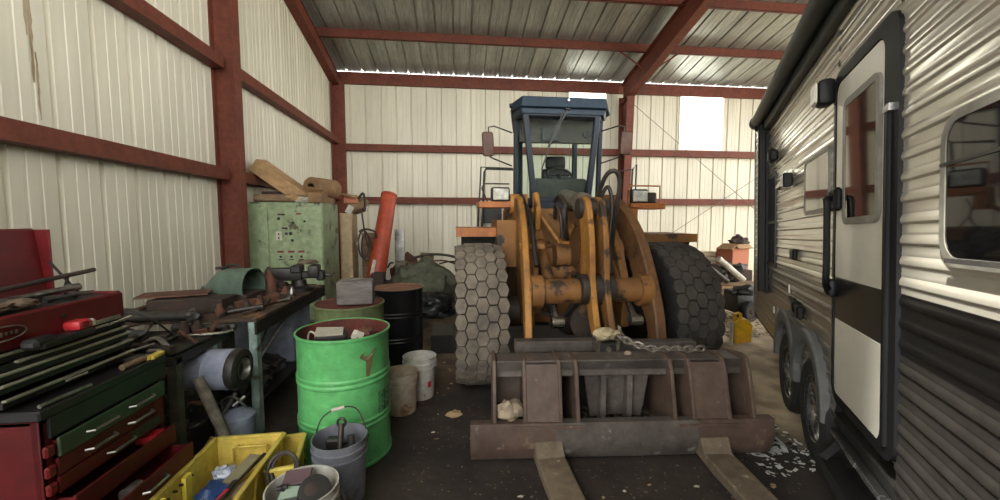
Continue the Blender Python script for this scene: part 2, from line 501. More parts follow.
# ---------------------------------------------------------------- wheel loader
M_yel = mat('loader_yellow', (178, 126, 58), (146, 100, 50), scale=3.2, lo=.35, hi=.7, rough=.55, c3=(86, 58, 36), s3=5.5, t3=.60, bump=.0015, bscale=30)
M_yeld = mat('loader_yellow_grimy', (150, 104, 52), (110, 76, 44), scale=3.5, lo=.35, hi=.65, rough=.65, c3=(52, 42, 34), s3=5, t3=.56, bump=.002, bscale=25)
M_arm_shade = mat('shaded_arm_steel', (122, 86, 52), (96, 68, 46), scale=2.5, rough=.6, c3=(62, 44, 34), s3=6, t3=.6, bump=.0015, bscale=30)  # right arm's paint browned to carry the shade on its inner face
M_orng = mat('loader_orange', (176, 108, 56), (150, 92, 50), scale=4, rough=.55)
M_blk = mat('black_grease', (38, 36, 34), (24, 23, 22), scale=6, rough=.5)
M_hose = mat('hose_rubber', (60, 52, 44), (38, 34, 30), scale=9, rough=.55)
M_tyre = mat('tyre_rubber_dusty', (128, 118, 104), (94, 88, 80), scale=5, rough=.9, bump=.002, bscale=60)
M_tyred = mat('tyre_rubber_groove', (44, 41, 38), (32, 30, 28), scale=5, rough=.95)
M_tyre_shade = mat('tyre_rubber_shaded', (74, 69, 62), (56, 53, 49), scale=5, rough=.9, bump=.002, bscale=60)  # same rubber with shade painted in, for the right and rear tyres
M_blue = mat('cab_blue_paint', (34, 53, 68), (28, 44, 58), scale=2, rough=.5, spec=.3)
M_navy = mat('cab_frame_dark', (34, 41, 50), rough=.5, spec=.3)
M_cabin = mat('cab_lining_grey', (84, 80, 72), (70, 67, 60), scale=4, rough=.9)
M_chrome = mat('polished_rod', (190, 186, 178), (150, 140, 126), scale=6, rough=.25, metal=.9)
M_iron = mat('dark_iron', (70, 64, 58), (50, 45, 41), scale=5, rough=.5, metal=.35, bump=.001, bscale=30)
M_glass = glass_mat('cab_glass', (246, 250, 248), refl=.002, rough=.02)
M_lens = mat('lamp_lens', (206, 206, 196), (170, 170, 160), scale=20, rough=.15, coat=.6)
M_mirror = mat('mirror_back_rusty', (96, 66, 50), (72, 52, 42), scale=8, rough=.6)
M_wht = mat('off_white_paint', (196, 192, 176), (170, 164, 146), scale=5, rough=.5)

LX, AY, TR, TW = 1.20, 3.93, .685, .44          # centre line, front axle, tyre radius and width
loader = empty('wheel_loader', (LX, AY, 0), 'old yellow articulated wheel loader with a blue cab roof, facing out of the shed', 'wheel loader')

# ---- wheels
def hexblock(bm, c, ux, uy, un, rx, ry, h):
    """raised tread block: an irregular hexagon standing h above c"""
    sh = ((-.60, 0), (-.34, -.5), (.34, -.5), (.60, 0), (.34, .5), (-.34, .5))
    lo = [bm.verts.new(c + ux * (a * rx) + uy * (b * ry) - un * .012) for a, b in sh]
    hi = [bm.verts.new(c + ux * (a * rx * .96) + uy * (b * ry * .96) + un * h) for a, b in sh]
    bm.faces.new(hi)
    for i in range(6): bm.faces.new((lo[i], lo[(i + 1) % 6], hi[(i + 1) % 6], hi[i]))
def make_wheel(x, y, dark=False):
    o = empty('wheel', (x, y, TR)); o.parent = loader
    o.location = V((x - LX, y - AY, TR)); 
    m = Matrix.Translation((x, y, TR)) @ rotm(0, 90, 0)
    r = TR - .022; w2 = TW / 2
    prof = [(.33, -.15), (.36, -.185), (.45, -.212), (.54, -.216), (r - .06, -w2 + .006), (r - .022, -w2 + .025), (r, -w2 + .06), (r + .004, 0), (r, w2 - .06), (r - .022, w2 - .025), (r - .06, w2 - .006), (.54, .216), (.45, .212), (.36, .185), (.33, .15)]
    t = MB().lathe(prof, seg=64, m=m).build('tyre', M_tyred, o)
    tb = MB(); NR = 31; cols = 5; cw = TW / cols * 1.0
    for i in range(NR):
        for j in range(cols):
            xx = (j - 2) * (TW - .085) / 4 * 1.0
            a = 2 * PI * (i + (.5 if j % 2 else 0)) / NR
            rr = r + .001 - (.018 if j in (0, 4) else 0)
            un = V((0, math.cos(a), math.sin(a))); uy = V((0, -math.sin(a), math.cos(a))); ux = V((1, 0, 0))
            if j in (0, 4): 
                un = (un + ux * (-.18 if j == 0 else .18)).normalized(); ux = (ux - un * ux.dot(un)).normalized()
            hexblock(tb.bm, V((x + xx, y, TR)) + V((0, math.cos(a), math.sin(a))) * rr, ux, uy, un, .092 if 0 < j < 4 else .088, .128, .022)
    tb.build('tread', M_tyre_shade if dark else M_tyre, o, smooth=False)
    rm = MB().lathe([(0, -.02), (.14, -.02), (.15, .05), (.22, .06), (.24, -.05), (.30, -.07), (.32, -.15), (.35, -.16), (.35, .16), (.32, .15), (.30, .02), (.14, .02), (0, .02)], seg=40, m=m)
    rm.build('rim', M_yeld, o)
    return o
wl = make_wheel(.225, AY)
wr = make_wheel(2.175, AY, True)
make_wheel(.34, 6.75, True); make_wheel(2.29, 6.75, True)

# ---- front frame: two towers, front plate, axle
fr = MB()
for x0, x1 in ((.62, .70), (1.50, 1.58)):
    fr.yz([(3.45, .62), (3.40, .95), (3.62, 1.35), (4.02, 1.80), (4.30, 1.85), (4.62, 1.78), (5.0, 1.0), (5.0, .55)], x0, x1, bev=.01)
fr.bb(.70, 1.50, 4.14, 4.20, .95, 1.72)
fr.bb(.70, 1.50, 3.9, 4.9, .60, .68)
fr.bb(.72, 1.48, 3.72, 3.76, .62, 1.02)
fr.bb(.42, .62, 4.02, 4.62, 1.12, 1.60)
fr.bb(.60, 1.62, 4.55, 5.0, 1.0, 1.72)
fr.build('front_frame', M_yeld, loader, bev=.006)
ax = MB().rod((.40, AY, TR), (2.0, AY, TR), .15, seg=20).sph((LX, AY, TR), .26, (1, 1, 1)).lathe([(.0, .0), (.14, .0), (.14, .04), (.18, .05), (.18, .12), (0, .14)], m=Matrix.Translation((LX, AY - .38, TR)) @ rotm(90, 0, 0), seg=20)
ax.rod((.40, AY, TR), (.46, AY, TR), .22, seg=24).rod((1.94, AY, TR), (2.0, AY, TR), .22, seg=24)
ax.build('front_axle', mat('axle_grime', (70, 58, 48), (44, 38, 33), scale=5, rough=.65, c3=(110, 80, 48), s3=5, t3=.62), loader)
MB().rod((LX, AY + .2, TR), (LX, 5.4, TR + .1), .07).box((LX, 5.2, .72), (.6, .6, .5), bev=.05).build('transmission', M_iron, loader)

# ---- lift arms: bent box plates, hinged at the tower tops, pins at the ground
AX = (.60, 1.68)
# the front edge faces the viewer, the rear edge the axle
front_edge = spl2([(4.34, 1.84), (4.08, 1.84), (3.80, 1.72), (3.50, 1.50), (3.26, 1.18), (3.10, .86), (3.04, .62), (3.03, .44), (3.06, .30)], 4)
rear_edge = spl2([(3.18, .30), (3.20, .46), (3.24, .70), (3.40, .90), (3.62, 1.20), (3.92, 1.50), (4.22, 1.62), (4.44, 1.72)], 4)
poly = front_edge + rear_edge
la = MB(Matrix.Translation((.58, 3.1, 0)) @ rotm(0, 0, -5) @ Matrix.Translation((-AX[0], -3.1, 0))).yz(poly, AX[0] - .030, AX[0] + .026, bev=.008).rod((AX[0] - .09, 4.30, 1.77), (AX[0] + .09, 4.30, 1.77), .11, seg=20).build('lift_arm', M_yel, loader)
ra = MB().yz(poly, AX[1] - .045, AX[1] + .045, bev=.012).rod((AX[1] - .09, 4.30, 1.77), (AX[1] + .09, 4.30, 1.77), .11, seg=20)
ra.build('lift_arm', M_arm_shade, loader)
# inner reinforcing strip of the left arm and tower edge strips
MB().yz([(3.95, 1.50), (3.90, 1.70), (4.02, 1.88), (4.12, 1.88), (4.10, 1.5)], .80, .85, bev=.008).build('guide_plate', M_yel, loader)
MB().tube([(AX[0] + .10, 4.2, 1.86), (AX[0] + .10, 3.7, 1.62), (AX[0] + .10, 3.38, 1.2)], .022).build('brake_pipe', M_blk, loader)
MB().rod((AX[0], 3.27, 1.00), (AX[1], 3.27, 1.00), .105, seg=24).rod((AX[0] + .02, 3.27, 1.00), (AX[0] + .12, 3.27, 1.0), .14, seg=24).rod((AX[1] - .12, 3.27, 1.00), (AX[1] - .02, 3.27, 1.0), .14, seg=24).build('cross_tube', M_yeld, loader, bev=.004)
# bell crank on the cross tube (two plates)
bc_f = spl2([(3.36, 1.80), (3.24, 1.74), (3.14, 1.44), (3.10, 1.1), (3.00, .8), (2.84, .56)], 5)
bc_r = spl2([(2.92, .48), (3.08, .70), (3.24, .94), (3.36, 1.14), (3.38, 1.46), (3.48, 1.72), (3.44, 1.80)], 5)
b1 = MB().yz(bc_f + bc_r, 1.085, 1.135, bev=.008)
b2 = MB().yz(bc_f + bc_r, 1.205, 1.255, bev=.008)
b1.build('bell_crank_plate', M_yel, loader); b2.build('bell_crank_plate', M_yeld, loader)
for (y, z, r, xa, xb) in ((3.37, 1.70, .085, 1.05, 1.31), (3.22, 1.02, .13, 1.03, 1.31), (2.94, .62, .05, 1.03, 1.30)):
    MB().rod((xa, y, z), (xb, y, z), r, seg=24).build('crank_pin', M_iron, loader, bev=.004)
# tilt cylinder running back from the crank head
tc_ = MB().rod((1.172, 3.60, 1.745), (1.20, 4.30, 1.85), .085, seg=24).rod((1.17, 3.56, 1.74), (1.175, 3.66, 1.755), .105, seg=24).lathe([(0, -.03), (.05, -.03), (.05, .03), (0, .03)], c=(1.17, 3.37, 1.70), m=rotm(0, 90, 0))
tc_.build('tilt_cylinder', mat('worn_cylinder', (150, 142, 128), (104, 92, 78), scale=5, rough=.35, metal=.7), loader)
MB().rod((1.17, 3.56, 1.74), (1.17, 3.38, 1.70), .034, seg=16).build('tilt_rod', M_chrome, loader)
# lift cylinders
for x in (.84, 1.52):
    o = MB().rod((x, 3.95, 1.40), (x, 3.48, 1.0), .055, seg=16).rod((x, 4.05, 1.46), (x, 3.9, 1.36), .07, seg=16).build('lift_cylinder', M_yeld, loader)
    MB().rod((x, 3.48, 1.0), (x, 3.22, .76), .03, seg=12).rod((x - .05, 3.20, .75), (x + .05, 3.20, .75), .05, seg=14).build('piston_rod', M_chrome, o)
# narrow rods and linkages before the axle
MB().rod((.72, 3.56, 1.34), (.72, 3.48, .86), .032).lathe([(0, 0), (.05, 0), (.05, .08), (0, .08)], c=(.72, 3.47, .78)).box((.70, 3.6, 1.36), (.24, .08, .06), bev=.01).build('grease_linkage', M_yeld, loader)
MB().rod((.84, 4.08, 1.70), (1.05, 3.94, 1.37), .024).lathe([(0, -.02), (.05, -.02), (.05, .02), (0, .02)], c=(.84, 4.08, 1.70), m=rotm(90, 0, 0)).build('parking_link', M_yel, loader)
MB().rod((1.22, 4.05, 1.54), (1.12, 3.96, 1.37), .024).rod((1.02, 3.94, 1.36), (1.14, 3.94, 1.36), .045).build('parking_link', M_yel, loader)
# centre casting, knuckles
cs = MB().box((1.04, 4.04, 1.22), (.30, .16, .22), bev=.05, seg=2).rod((.98, 3.88, 1.24), (1.12, 3.88, 1.24), .12).lump((1.06, 3.84, 1.06), (.14, .06, .1), 3).box((1.30, 3.78, 1.1), (.14, .2, .5), bev=.02)
cs.build('valve_block', M_yeld, loader)
# hoses
hs = [
    ([(1.34, 3.9, 1.5), (1.33, 3.66, 1.80), (1.36, 3.52, 2.00), (1.43, 3.47, 2.03), (1.48, 3.50, 1.90), (1.47, 3.6, 1.5), (1.48, 3.7, 1.1)], .021),
    ([(1.32, 3.8, 1.5), (1.35, 3.62, 1.80), (1.40, 3.56, 1.90), (1.43, 3.54, 1.70), (1.38, 3.5, 1.3), (1.38, 3.45, .9)], .018),
    ([(1.06, 4.2, 1.80), (1.05, 3.95, 1.84), (1.06, 3.78, 1.72), (1.07, 3.80, 1.42)], .020),
    ([(1.08, 3.62, 1.70), (.98, 3.52, 1.70), (.99, 3.54, 1.56), (1.06, 3.7, 1.42)], .022),
    ([(1.04, 4.10, 1.62), (1.02, 4.0, 1.76), (1.03, 3.86, 1.66), (1.05, 3.86, 1.42)], .018),
    ([(1.26, 3.44, 1.62), (1.30, 3.34, 1.40), (1.28, 3.30, 1.1), (1.30, 3.2, .8), (1.26, 3.1, .55)], .026),
    ([(1.32, 3.50, 1.62), (1.36, 3.40, 1.30), (1.34, 3.33, .95), (1.36, 3.2, .6)], .024),
    ([(.70, 3.66, .86), (.82, 3.58, .74), (1.0, 3.56, .72), (1.08, 3.5, .88)], .018),
]
for p, r in hs: MB().tube(p, r, seg=8).build('hydraulic_hose', M_hose, loader)
# small bolts and fittings on the front frame
bt = MB()
for x, z in ((.76, 1.56), (.86, 1.58), (1.40, 1.56), (.78, 1.18), (1.44, 1.2), (.76, .9), (1.45, .88)):
    bt.rod((x, 4.11, z), (x, 4.14, z), .025, seg=6)
bt.build('bolts', M_iron, loader)

# ---- fenders: tread plate steps on a bracket over each front tyre
def fender(x0, x1, zz, m1):
    f = MB().bb(x0, x1, 4.10, 4.75, zz - .05, zz, bev=.008).bb(x0, x1, 4.08, 4.10, zz - .09, zz + .0)
    o = f.build('fender', m1, loader)
    MB().yz([(4.16, zz - .05), (4.75, zz - .05), (4.75, zz - .45), (4.60, zz - .45), (4.45, zz - .22), (4.2, zz - .18)], x0 + .06, x1 - .03).build('mud_flap', M_blk, o)
    return o
fender(.01, .50, 1.52, M_orng)
fender(2.03, 2.62, 1.45, M_yeld)

# ---- rear frame, engine hood, tank
rf = MB().bb(.72, 1.88, 5.2, 8.6, .62, 1.0).bb(.50, 2.1, 5.05, 5.9, .95, 1.15)
rf.build('rear_frame', M_yeld, loader, bev=.01)
hd = MB().yz([(6.55, 1.0), (6.55, 1.86), (8.6, 1.78), (8.75, 1.6), (8.75, .8), (8.5, .7)], .78, 1.86, bev=.03)
hd.build('engine_hood', M_yel, loader)
MB().bb(.65, 1.99, 8.6, 8.95, .62, 1.25, bev=.05, seg=2).build('counterweight', M_yeld, loader)
# left side box with black front, seen between shelf and fender
sb = MB().bb(.30, .72, 5.0, 5.6, 1.44, 1.84, bev=.01).build('battery_box', M_wht, loader)
MB().bb(.34, .58, 4.985, 5.0, 1.56, 1.80).bb(.61, .69, 4.985, 5.0, 1.6, 1.78).build('box_vent', M_blk, sb)

# ---- cab
CX = 1.39; CYF = 5.15
cab = empty('cab', (CX, CYF, 1.6)); cab.parent = loader; cab.location = V((CX - LX, CYF - AY, 1.6))
def cq(m, pts, th=.02):
    """thin slab through four points"""
    a, b, c, d = [V(p) for p in pts]; n = (b - a).cross(d - a).normalized() * th / 2
    lo = [m.bm.verts.new(p - n) for p in (a, b, c, d)]; hi = [m.bm.verts.new(p + n) for p in (a, b, c, d)]
    m.bm.faces.new(lo[::-1]); m.bm.faces.new(hi)
    for i in range(4): m.bm.faces.new((lo[i], lo[(i + 1) % 4], hi[(i + 1) % 4], hi[i]))
    return m
YR = 6.45
tl, tr_ = (CX - .49, CYF, 2.985), (CX + .47, CYF, 2.985)            # windscreen corners
bl, br = (CX - .36, CYF + .02, 1.86), (CX + .36, CYF + .02, 1.86)
sl_t, sr_t = (CX - .56, CYF + .30, 2.985), (CX + .62, CYF + .30, 2.985)
sl_b, sr_b = (CX - .56, CYF + .32, 1.70), (CX + .60, CYF + .32, 1.70)
rl_t, rr_t = (CX - .34, YR, 2.985), (CX + .56, YR, 2.985)
rl_b, rr_b = (CX - .34, YR, 1.70), (CX + .56, YR, 1.70)
post = MB()
for p, q, w in ((tl, bl, .075), (tr_, br, .075), (sl_t, sl_b, .06), (sr_t, sr_b, .06), (rl_t, rl_b, .08), (rr_t, rr_b, .08)):
    post.bar(p, q, w, .06, up=(0, 1, 0), bev=.008)
for p, q in ((tl, tr_), (tl, sl_t), (tr_, sr_t), (sl_t, rl_t), (sr_t, rr_t), (rl_t, rr_t)):
    post.bar(V(p) + V((0, 0, .0)), V(q) + V((0, 0, .0)), .06, .12, up=(0, 0, 1), bev=.006)
for p, q in ((bl, br), (bl, sl_b), (br, sr_b), (sl_b, rl_b), (sr_b, rr_b), (rl_b, rr_b)):
    post.bar(p, q, .06, .08, up=(0, 0, 1), bev=.006)
post.build('cab_frame', M_navy, cab)
hdr = MB(); cq(hdr, ((CX - .52, CYF - .035, 2.95), (CX + .52, CYF - .035, 2.95), (CX + .56, CYF - .03, 3.04), (CX - .56, CYF - .03, 3.04)), .03)
cq(hdr, ((CX - .52, CYF - .035, 2.95), (CX - .56, CYF - .03, 3.04), (CX - .60, CYF + .28, 3.04), (CX - .58, CYF + .28, 2.96)), .03)
cq(hdr, ((CX + .52, CYF - .035, 2.95), (CX + .56, CYF - .03, 3.04), (CX + .68, CYF + .28, 3.04), (CX + .66, CYF + .28, 2.96)), .03)
hdr.build('cab_header', M_blue, cab)
gl = MB()
cq(gl, (bl, br, tr_, tl), .008); gl.build('windscreen', M_glass, cab)
gl = MB(); cq(gl, (sl_b, bl, tl, sl_t), .008); gl.build('side_window', M_glass, cab)
gl = MB(); cq(gl, (br, sr_b, sr_t, tr_), .008); gl.build('side_window', M_glass, cab)
gl = MB(); cq(gl, (rl_b, sl_b, sl_t, rl_t), .008); gl.build('side_window', M_glass, cab)
gl = MB(); cq(gl, (sr_b, rr_b, rr_t, sr_t), .008); gl.build('side_window', M_glass, cab)
gl = MB(); cq(gl, ((CX - .34, YR, 1.9), (CX + .55, YR, 1.9), (CX + .56, YR, 2.9), (CX - .34, YR, 2.9)), .008); gl.build('rear_window', M_glass, cab)
# roof: a slanted canopy with clipped corners
rz0, rz1 = 3.02, 3.155
ro = MB(); b = ro.bm
lowp = [(-.56, -.10), (.57, -.10), (.73, .22), (.68, 1.45), (-.44, 1.45), (-.65, .22)]
topp = [(-.54, -.08), (.55, -.08), (.70, .24), (.65, 1.42), (-.41, 1.42), (-.62, .24)]
A = [b.verts.new((CX + x, CYF + y, rz0)) for x, y in lowp]; B = [b.verts.new((CX + x, CYF + y, rz1)) for x, y in topp]
b.faces.new(A[::-1]); b.faces.new(B)
for i in range(6): b.faces.new((A[i], A[(i + 1) % 6], B[(i + 1) % 6], B[i]))
ro.build('cab_roof', M_blue, cab, bev=.015, smooth=False)
cr = MB()
for sx in (-1, 1):
    k_ = .0 if sx > 0 else -.06
    cr.xz([(CX + sx * (.57 + k_), 3.03), (CX + sx * (.585 + k_), 2.74), (CX + sx * (.66 + k_), 3.03)], CYF + .24, CYF + .42)
    cr.rod((CX + sx * .58, CYF + .2, 3.11), (CX + sx * .66, CYF + .2, 3.10), .03)
cr.build('roof_bracket', M_navy, cab)
# lining, speakers, vents behind the top of the windscreen
ln = MB().bb(CX - .52, CX + .56, CYF + .22, CYF + .30, 2.64, 2.94).bb(CX - .34, CX + .56, CYF + .3, YR - .05, 2.90, 2.94)
ln = ln.build('headliner', M_cabin, cab)
for sx in (-.40, .40): MB().rod((CX + sx, CYF + .195, 2.76), (CX + sx, CYF + .218, 2.76), .055, seg=20).build('speaker', M_blk, ln)
MB().bb(CX - .22, CX + .02, CYF + .195, CYF + .218, 2.66, 2.84).build('radio_panel', M_blk, ln)
MB().bb(CX - .37, CX + .37, CYF + .06, CYF + .36, 1.70, 2.15, bev=.04, seg=2).bb(CX - .34, CX + .55, CYF + .3, YR, 1.58, 1.68).build('dashboard', mat('dash_grey', (70, 72, 66), (58, 60, 56), scale=5, rough=.8), cab)
MB().bb(CX - .36, CX + .36, CYF - .04, CYF - .01, 1.62, 1.84, bev=.01).build('scuttle_panel', M_navy, cab)
MB().bb(CX - .40, CX + .40, CYF - .05, CYF - .02, 1.40, 1.68, bev=.01).bb(CX - .54, CX + .60, CYF + .3, CYF + .6, 1.0, 1.60).bb(CX - .34, CX + .55, CYF + .6, YR, 1.0, 1.60).build('cab_base', M_wht, cab)
sw = MB(); ring = [(CX + .08 + .18 * math.cos(a), CYF + .46 + .10 * math.sin(a), 2.24 + .10 * math.sin(a)) for a in [2 * PI * k / 20 for k in range(20)]]
sw.tube(ring, .016, closed=True, smooth=False, seg=8).rod((CX + .08, CYF + .46, 2.24), (CX + .08, CYF + .34, 2.08), .03)
sw.rod((CX - .10, CYF + .46, 2.24), (CX + .26, CYF + .46, 2.24), .012).build('steering_wheel', M_blk, cab)
se = MB().box((CX + .18, CYF + .85, 1.88), (.48, .46, .14), bev=.04, seg=2).box((CX + .18, CYF + 1.06, 2.15), (.44, .12, .50), bev=.05, seg=2).box((CX + .18, CYF + 1.06, 2.49), (.32, .10, .20), bev=.04, seg=2).rod((CX + .18, CYF + .85, 1.66), (CX + .18, CYF + .85, 1.84), .10)
se.build('driver_seat', M_blk, cab)
wp = MB().bar((CX + .05, CYF - .06, 3.00), (CX - .20, CYF - .06, 2.53), .022, .012, up=(0, 1, 0)).bar((CX + .00, CYF - .055, 2.98), (CX - .16, CYF - .055, 2.63), .016, .01, up=(0, 1, 0)).bar((CX - .10, CYF - .045, 2.76), (CX - .28, CYF - .045, 2.24), .018, .012, up=(0, 1, 0)).box((CX + .05, CYF - .05, 3.02), (.08, .05, .05), bev=.01)
wp.build('wiper', M_blk, cab)
MB().rod((CX + .05, CYF - .115, 3.11), (CX + .05, CYF - .09, 3.11), .015).build('roof_stud', M_chrome, cab)

# ---- mirrors on tube arms
for sx, mx, zt, yy in ((-1, .43, 2.57, 5.2), (1, 2.27, 2.62, 5.2)):
    mm = MB().box((mx, yy, zt), (.15, .05, .31), rot=(0, 3 * sx, -8 * sx), bev=.03, seg=2)
    o = mm.build('mirror', M_mirror, loader)
    x2 = CX + sx * .62
    MB().tube([(mx + sx * -.01, yy + .03, zt + .15), (mx - sx * .01, yy + .03, zt + .22), (mx - sx * .08, yy + .03, zt + .235), (x2, CYF + .28, zt + .20)], .010, smooth=False, seg=6).tube([(mx - sx * .02, yy + .03, zt - .15), (mx - sx * .08, yy + .03, zt - .18), (x2, CYF + .28, zt - .24)], .010, smooth=False, seg=6).build('mirror_arm', M_blk, o)

# ---- headlamps on shelf brackets, guards, handrails
def headlamp(xc, z0, sx, shelf, two=False):
    sh = MB().bb(shelf[0], shelf[1], 4.22, 4.5, z0 - .07, z0 - .005, bev=.006).build('lamp_shelf', M_orng, loader)
    h = MB().box((xc, 4.34, z0 + .075), (.20, .13, .155), bev=.02, seg=2).bar((xc, 4.36, z0 - .01), (xc, 4.36, z0 + .02), .05, .03).build('headlamp', M_blk, sh)
    MB().box((xc, 4.268, z0 + .075), (.165, .015, .12), bev=.006).build('lamp_lens', M_lens, h)
    g = MB()
    if two:
        MB().box((xc + .16, 4.36, z0 + .06), (.11, .10, .12), bev=.015).build('headlamp', M_iron, sh)
        g.tube([(xc - .12, 4.30, z0), (xc - .12, 4.30, z0 + .19), (xc + .24, 4.30, z0 + .19), (xc + .24, 4.30, z0 - .02)], .010, smooth=False, seg=6)
    else:
        g.tube([(xc - .13, 4.34, z0 - .02), (xc - .20, 4.34, z0 + .14), (xc - .18, 4.34, z0 + .19), (xc + .10, 4.34, z0 + .19)], .008, smooth=False, seg=6)
    g.build('lamp_guard', M_orng if two else M_blk, sh)
headlamp(.49, 1.80, -1, (.25, .63))
headlamp(2.05, 1.79, 1, (1.92, 2.32), True)
MB().bb(1.92, 2.0, 4.22, 4.5, 1.60, 1.74).bar((2.0, 4.3, 1.70), (1.86, 4.3, 1.58), .05, .03).build('shelf_bracket', M_orng, loader)
hr = MB()
hr.tube([(.33, 4.9, 1.50), (.36, 4.9, 2.18), (.38, 4.9, 2.22), (.72, 4.95, 2.22)], .014, smooth=False).tube([(.28, 4.9, 1.52), (.32, 4.9, 2.24), (.72, 5.0, 2.24)], .010, smooth=False)
hr.build('handrail', M_blk, loader)
hr = MB().tube([(2.22, 4.9, 1.80), (2.24, 4.9, 2.24), (1.98, 4.95, 2.20)], .014, smooth=False).tube([(2.28, 4.9, 1.80), (2.29, 4.9, 2.30), (2.24, 4.9, 2.24)], .010, smooth=False)
hr.build('handrail', M_blk, loader)
hw = MB().tube([(2.02, 4.5, 1.68), (2.06, 4.5, 1.55), (2.03, 4.5, 1.46)], .008).tube([(2.08, 4.5, 1.70), (2.05, 4.5, 1.58), (2.12, 4.5, 1.46)], .006)
hw.build('loose_wire', M_hose, loader)
# ---------------------------------------------------------------- fork carriage lying before the loader
M_car = mat('brown_rusted_steel', (96, 78, 67), (76, 61, 54), scale=3, rough=.6, c3=(120, 100, 84), s3=9, t3=.62, bump=.001, bscale=40)
M_carg = mat('worn_grey_steel', (112, 104, 98), (82, 76, 72), scale=4, rough=.5, metal=.3, c3=(140, 134, 128), s3=7, t3=.62, bump=.001, bscale=40)
M_mud = mat('muddy_fork_steel', (120, 106, 86), (92, 80, 66), scale=5, rough=.8, c3=(150, 138, 118), s3=14, t3=.62, bump=.003, bscale=40)
car = empty('fork_carriage', (1.1, 2.45, 0), 'rusty brown steel fork carriage resting on the floor in front of the loader', 'loader attachment', rz=-4)
CF = WM[car.name]                                 # local frame: x across, y away from the camera
def cmb(): return MB(CF)
# bottom plate with bevelled lower edge
cmb().yz([(-.03, .283), (.03, .283), (.05, .04), (.02, .018), (-.02, .08), (-.045, .165)], -1.01, .50, bev=.004).build('bottom_plate', M_carg, car)
cmb().yz([(-.03, .283), (.03, .283), (.05, .04), (.02, .018), (-.02, .08), (-.045, .165)], .50, 1.01, bev=.004).build('plate_end', M_car, car)
cmb().yz([(-.032, .284), (.03, .284), (.051, .04), (.02, .017), (-.022, .08), (-.047, .165)], -1.012, -.46).build('plate_end', M_car, car)
cmb().bb(-.80, -.29, -.045, -.03, .245, .268, bev=.003).build('weld_strip', M_car, car)
cmb().bb(.36, .80, -.045, -.03, .243, .262, bev=.003).build('weld_strip', M_car, car)
# tray behind the plate
cmb().bb(-.86, .92, .03, .52, .05, .075).build('tray_floor', M_blk, car)
cmb().bb(-.86, .92, .48, .50, .07, .52).build('back_plate', M_iron, car)
# top bar
cmb().bb(-.84, .86, .12, .30, .57, .645, bev=.008).bb(-.84, .86, .12, .145, .535, .645, bev=.004).build('top_bar', M_carg, car)
# upright ribs
def rib(x, dark=False, lean=0.0, name='upright_rib', yo=0.0):
    poly = [(-.02, .28), (.06, .58), (.10, .655), (.16, .67), (.36, .64), (.46, .46), (.48, .08), (.02, .08)]
    m = cmb().yz(poly, x - .013, x + .013, bev=.004)
    return m.build(name, M_car, car)
for x in (-.855, -.655, -.42, -.305, .345, .475, .715, .885): rib(x)
# fork hangers: flat brown plates between the ribs
cmb().yz([(-.012, .28), (.068, .58), (.092, .63), (.10, .63), (.02, .28)], -.642, -.433).build('hanger_plate', M_car, car)
cmb().yz([(-.012, .28), (.068, .58), (.092, .63), (.10, .63), (.02, .28)], .488, .702).build('hanger_plate', M_car, car)
cmb().yz([(.25, .30), (.28, .52), (.30, .52), (.27, .30)], -.842, -.668).build('gusset_plate', M_car, car)
cmb().yz([(.25, .30), (.28, .48), (.30, .48), (.27, .30)], .728, .872).build('gusset_plate', M_car, car)
# centre coupler with three folded faces
cp = cmb()
cq_ = lambda a, b, c, d: cp.quad(a, b, c, d)
z0, z1 = .20, .56
pts = [(-.20, -.165), (-.115, -.115), (.0, -.0), (.0, 0)]
for (xa0, xa1, xb0, xb1, ya, yb) in ((-.23, -.17, -.10, -.09, .16, .19), (-.10, -.09, .09, .06, .19, .19), (.09, .06, .23, .20, .19, .16)):
    cp.quad((xa1, ya + .06, z0), (xb1, yb + .06, z0), (xb0, yb, z1), (xa0, ya, z1))
cp.bb(-.11, -.085, .14, .22, z0, z1).bb(.075, .10, .14, .22, z0, z1).build('coupler_wedge', M_carg, car, solid=.02)
# rear cross member with clamp
cmb().bb(-.69, -.08, .42, .52, .60, .685, bev=.006).bb(-.08, .71, .42, .52, .58, .67, bev=.006).build('rear_bar', M_carg, car)
k = cmb().bb(-.10, .07, .30, .42, .61, .70, bev=.006).build('clamp_block', M_blk, car)
cmb().bb(-.105, -.075, .285, .44, .60, .735, bev=.006).bb(.04, .07, .285, .44, .60, .735, bev=.006).rod((-.02, .28, .665), (-.02, .30, .665), .022, seg=6).build('clamp_strap', M_chrome, k)
# forks reaching toward the camera on the ground
for xa, xb, rz in ((-.60, -.415, 6), (.50, .69, 0)):
    f = cmb(); 
    P = [(.06, .04), (.06, .17), (-.05, .17), (-.10, .09), (-1.0, .055), (-1.06, .02), (-.2, .012)]
    f2 = MB(CF @ Matrix.Translation(((xa + xb) / 2, 0, 0)) @ rotm(0, 0, rz)).yz(P, -(xb - xa) / 2, (xb - xa) / 2, bev=.008)
    f2.build('fork', M_mud, car)
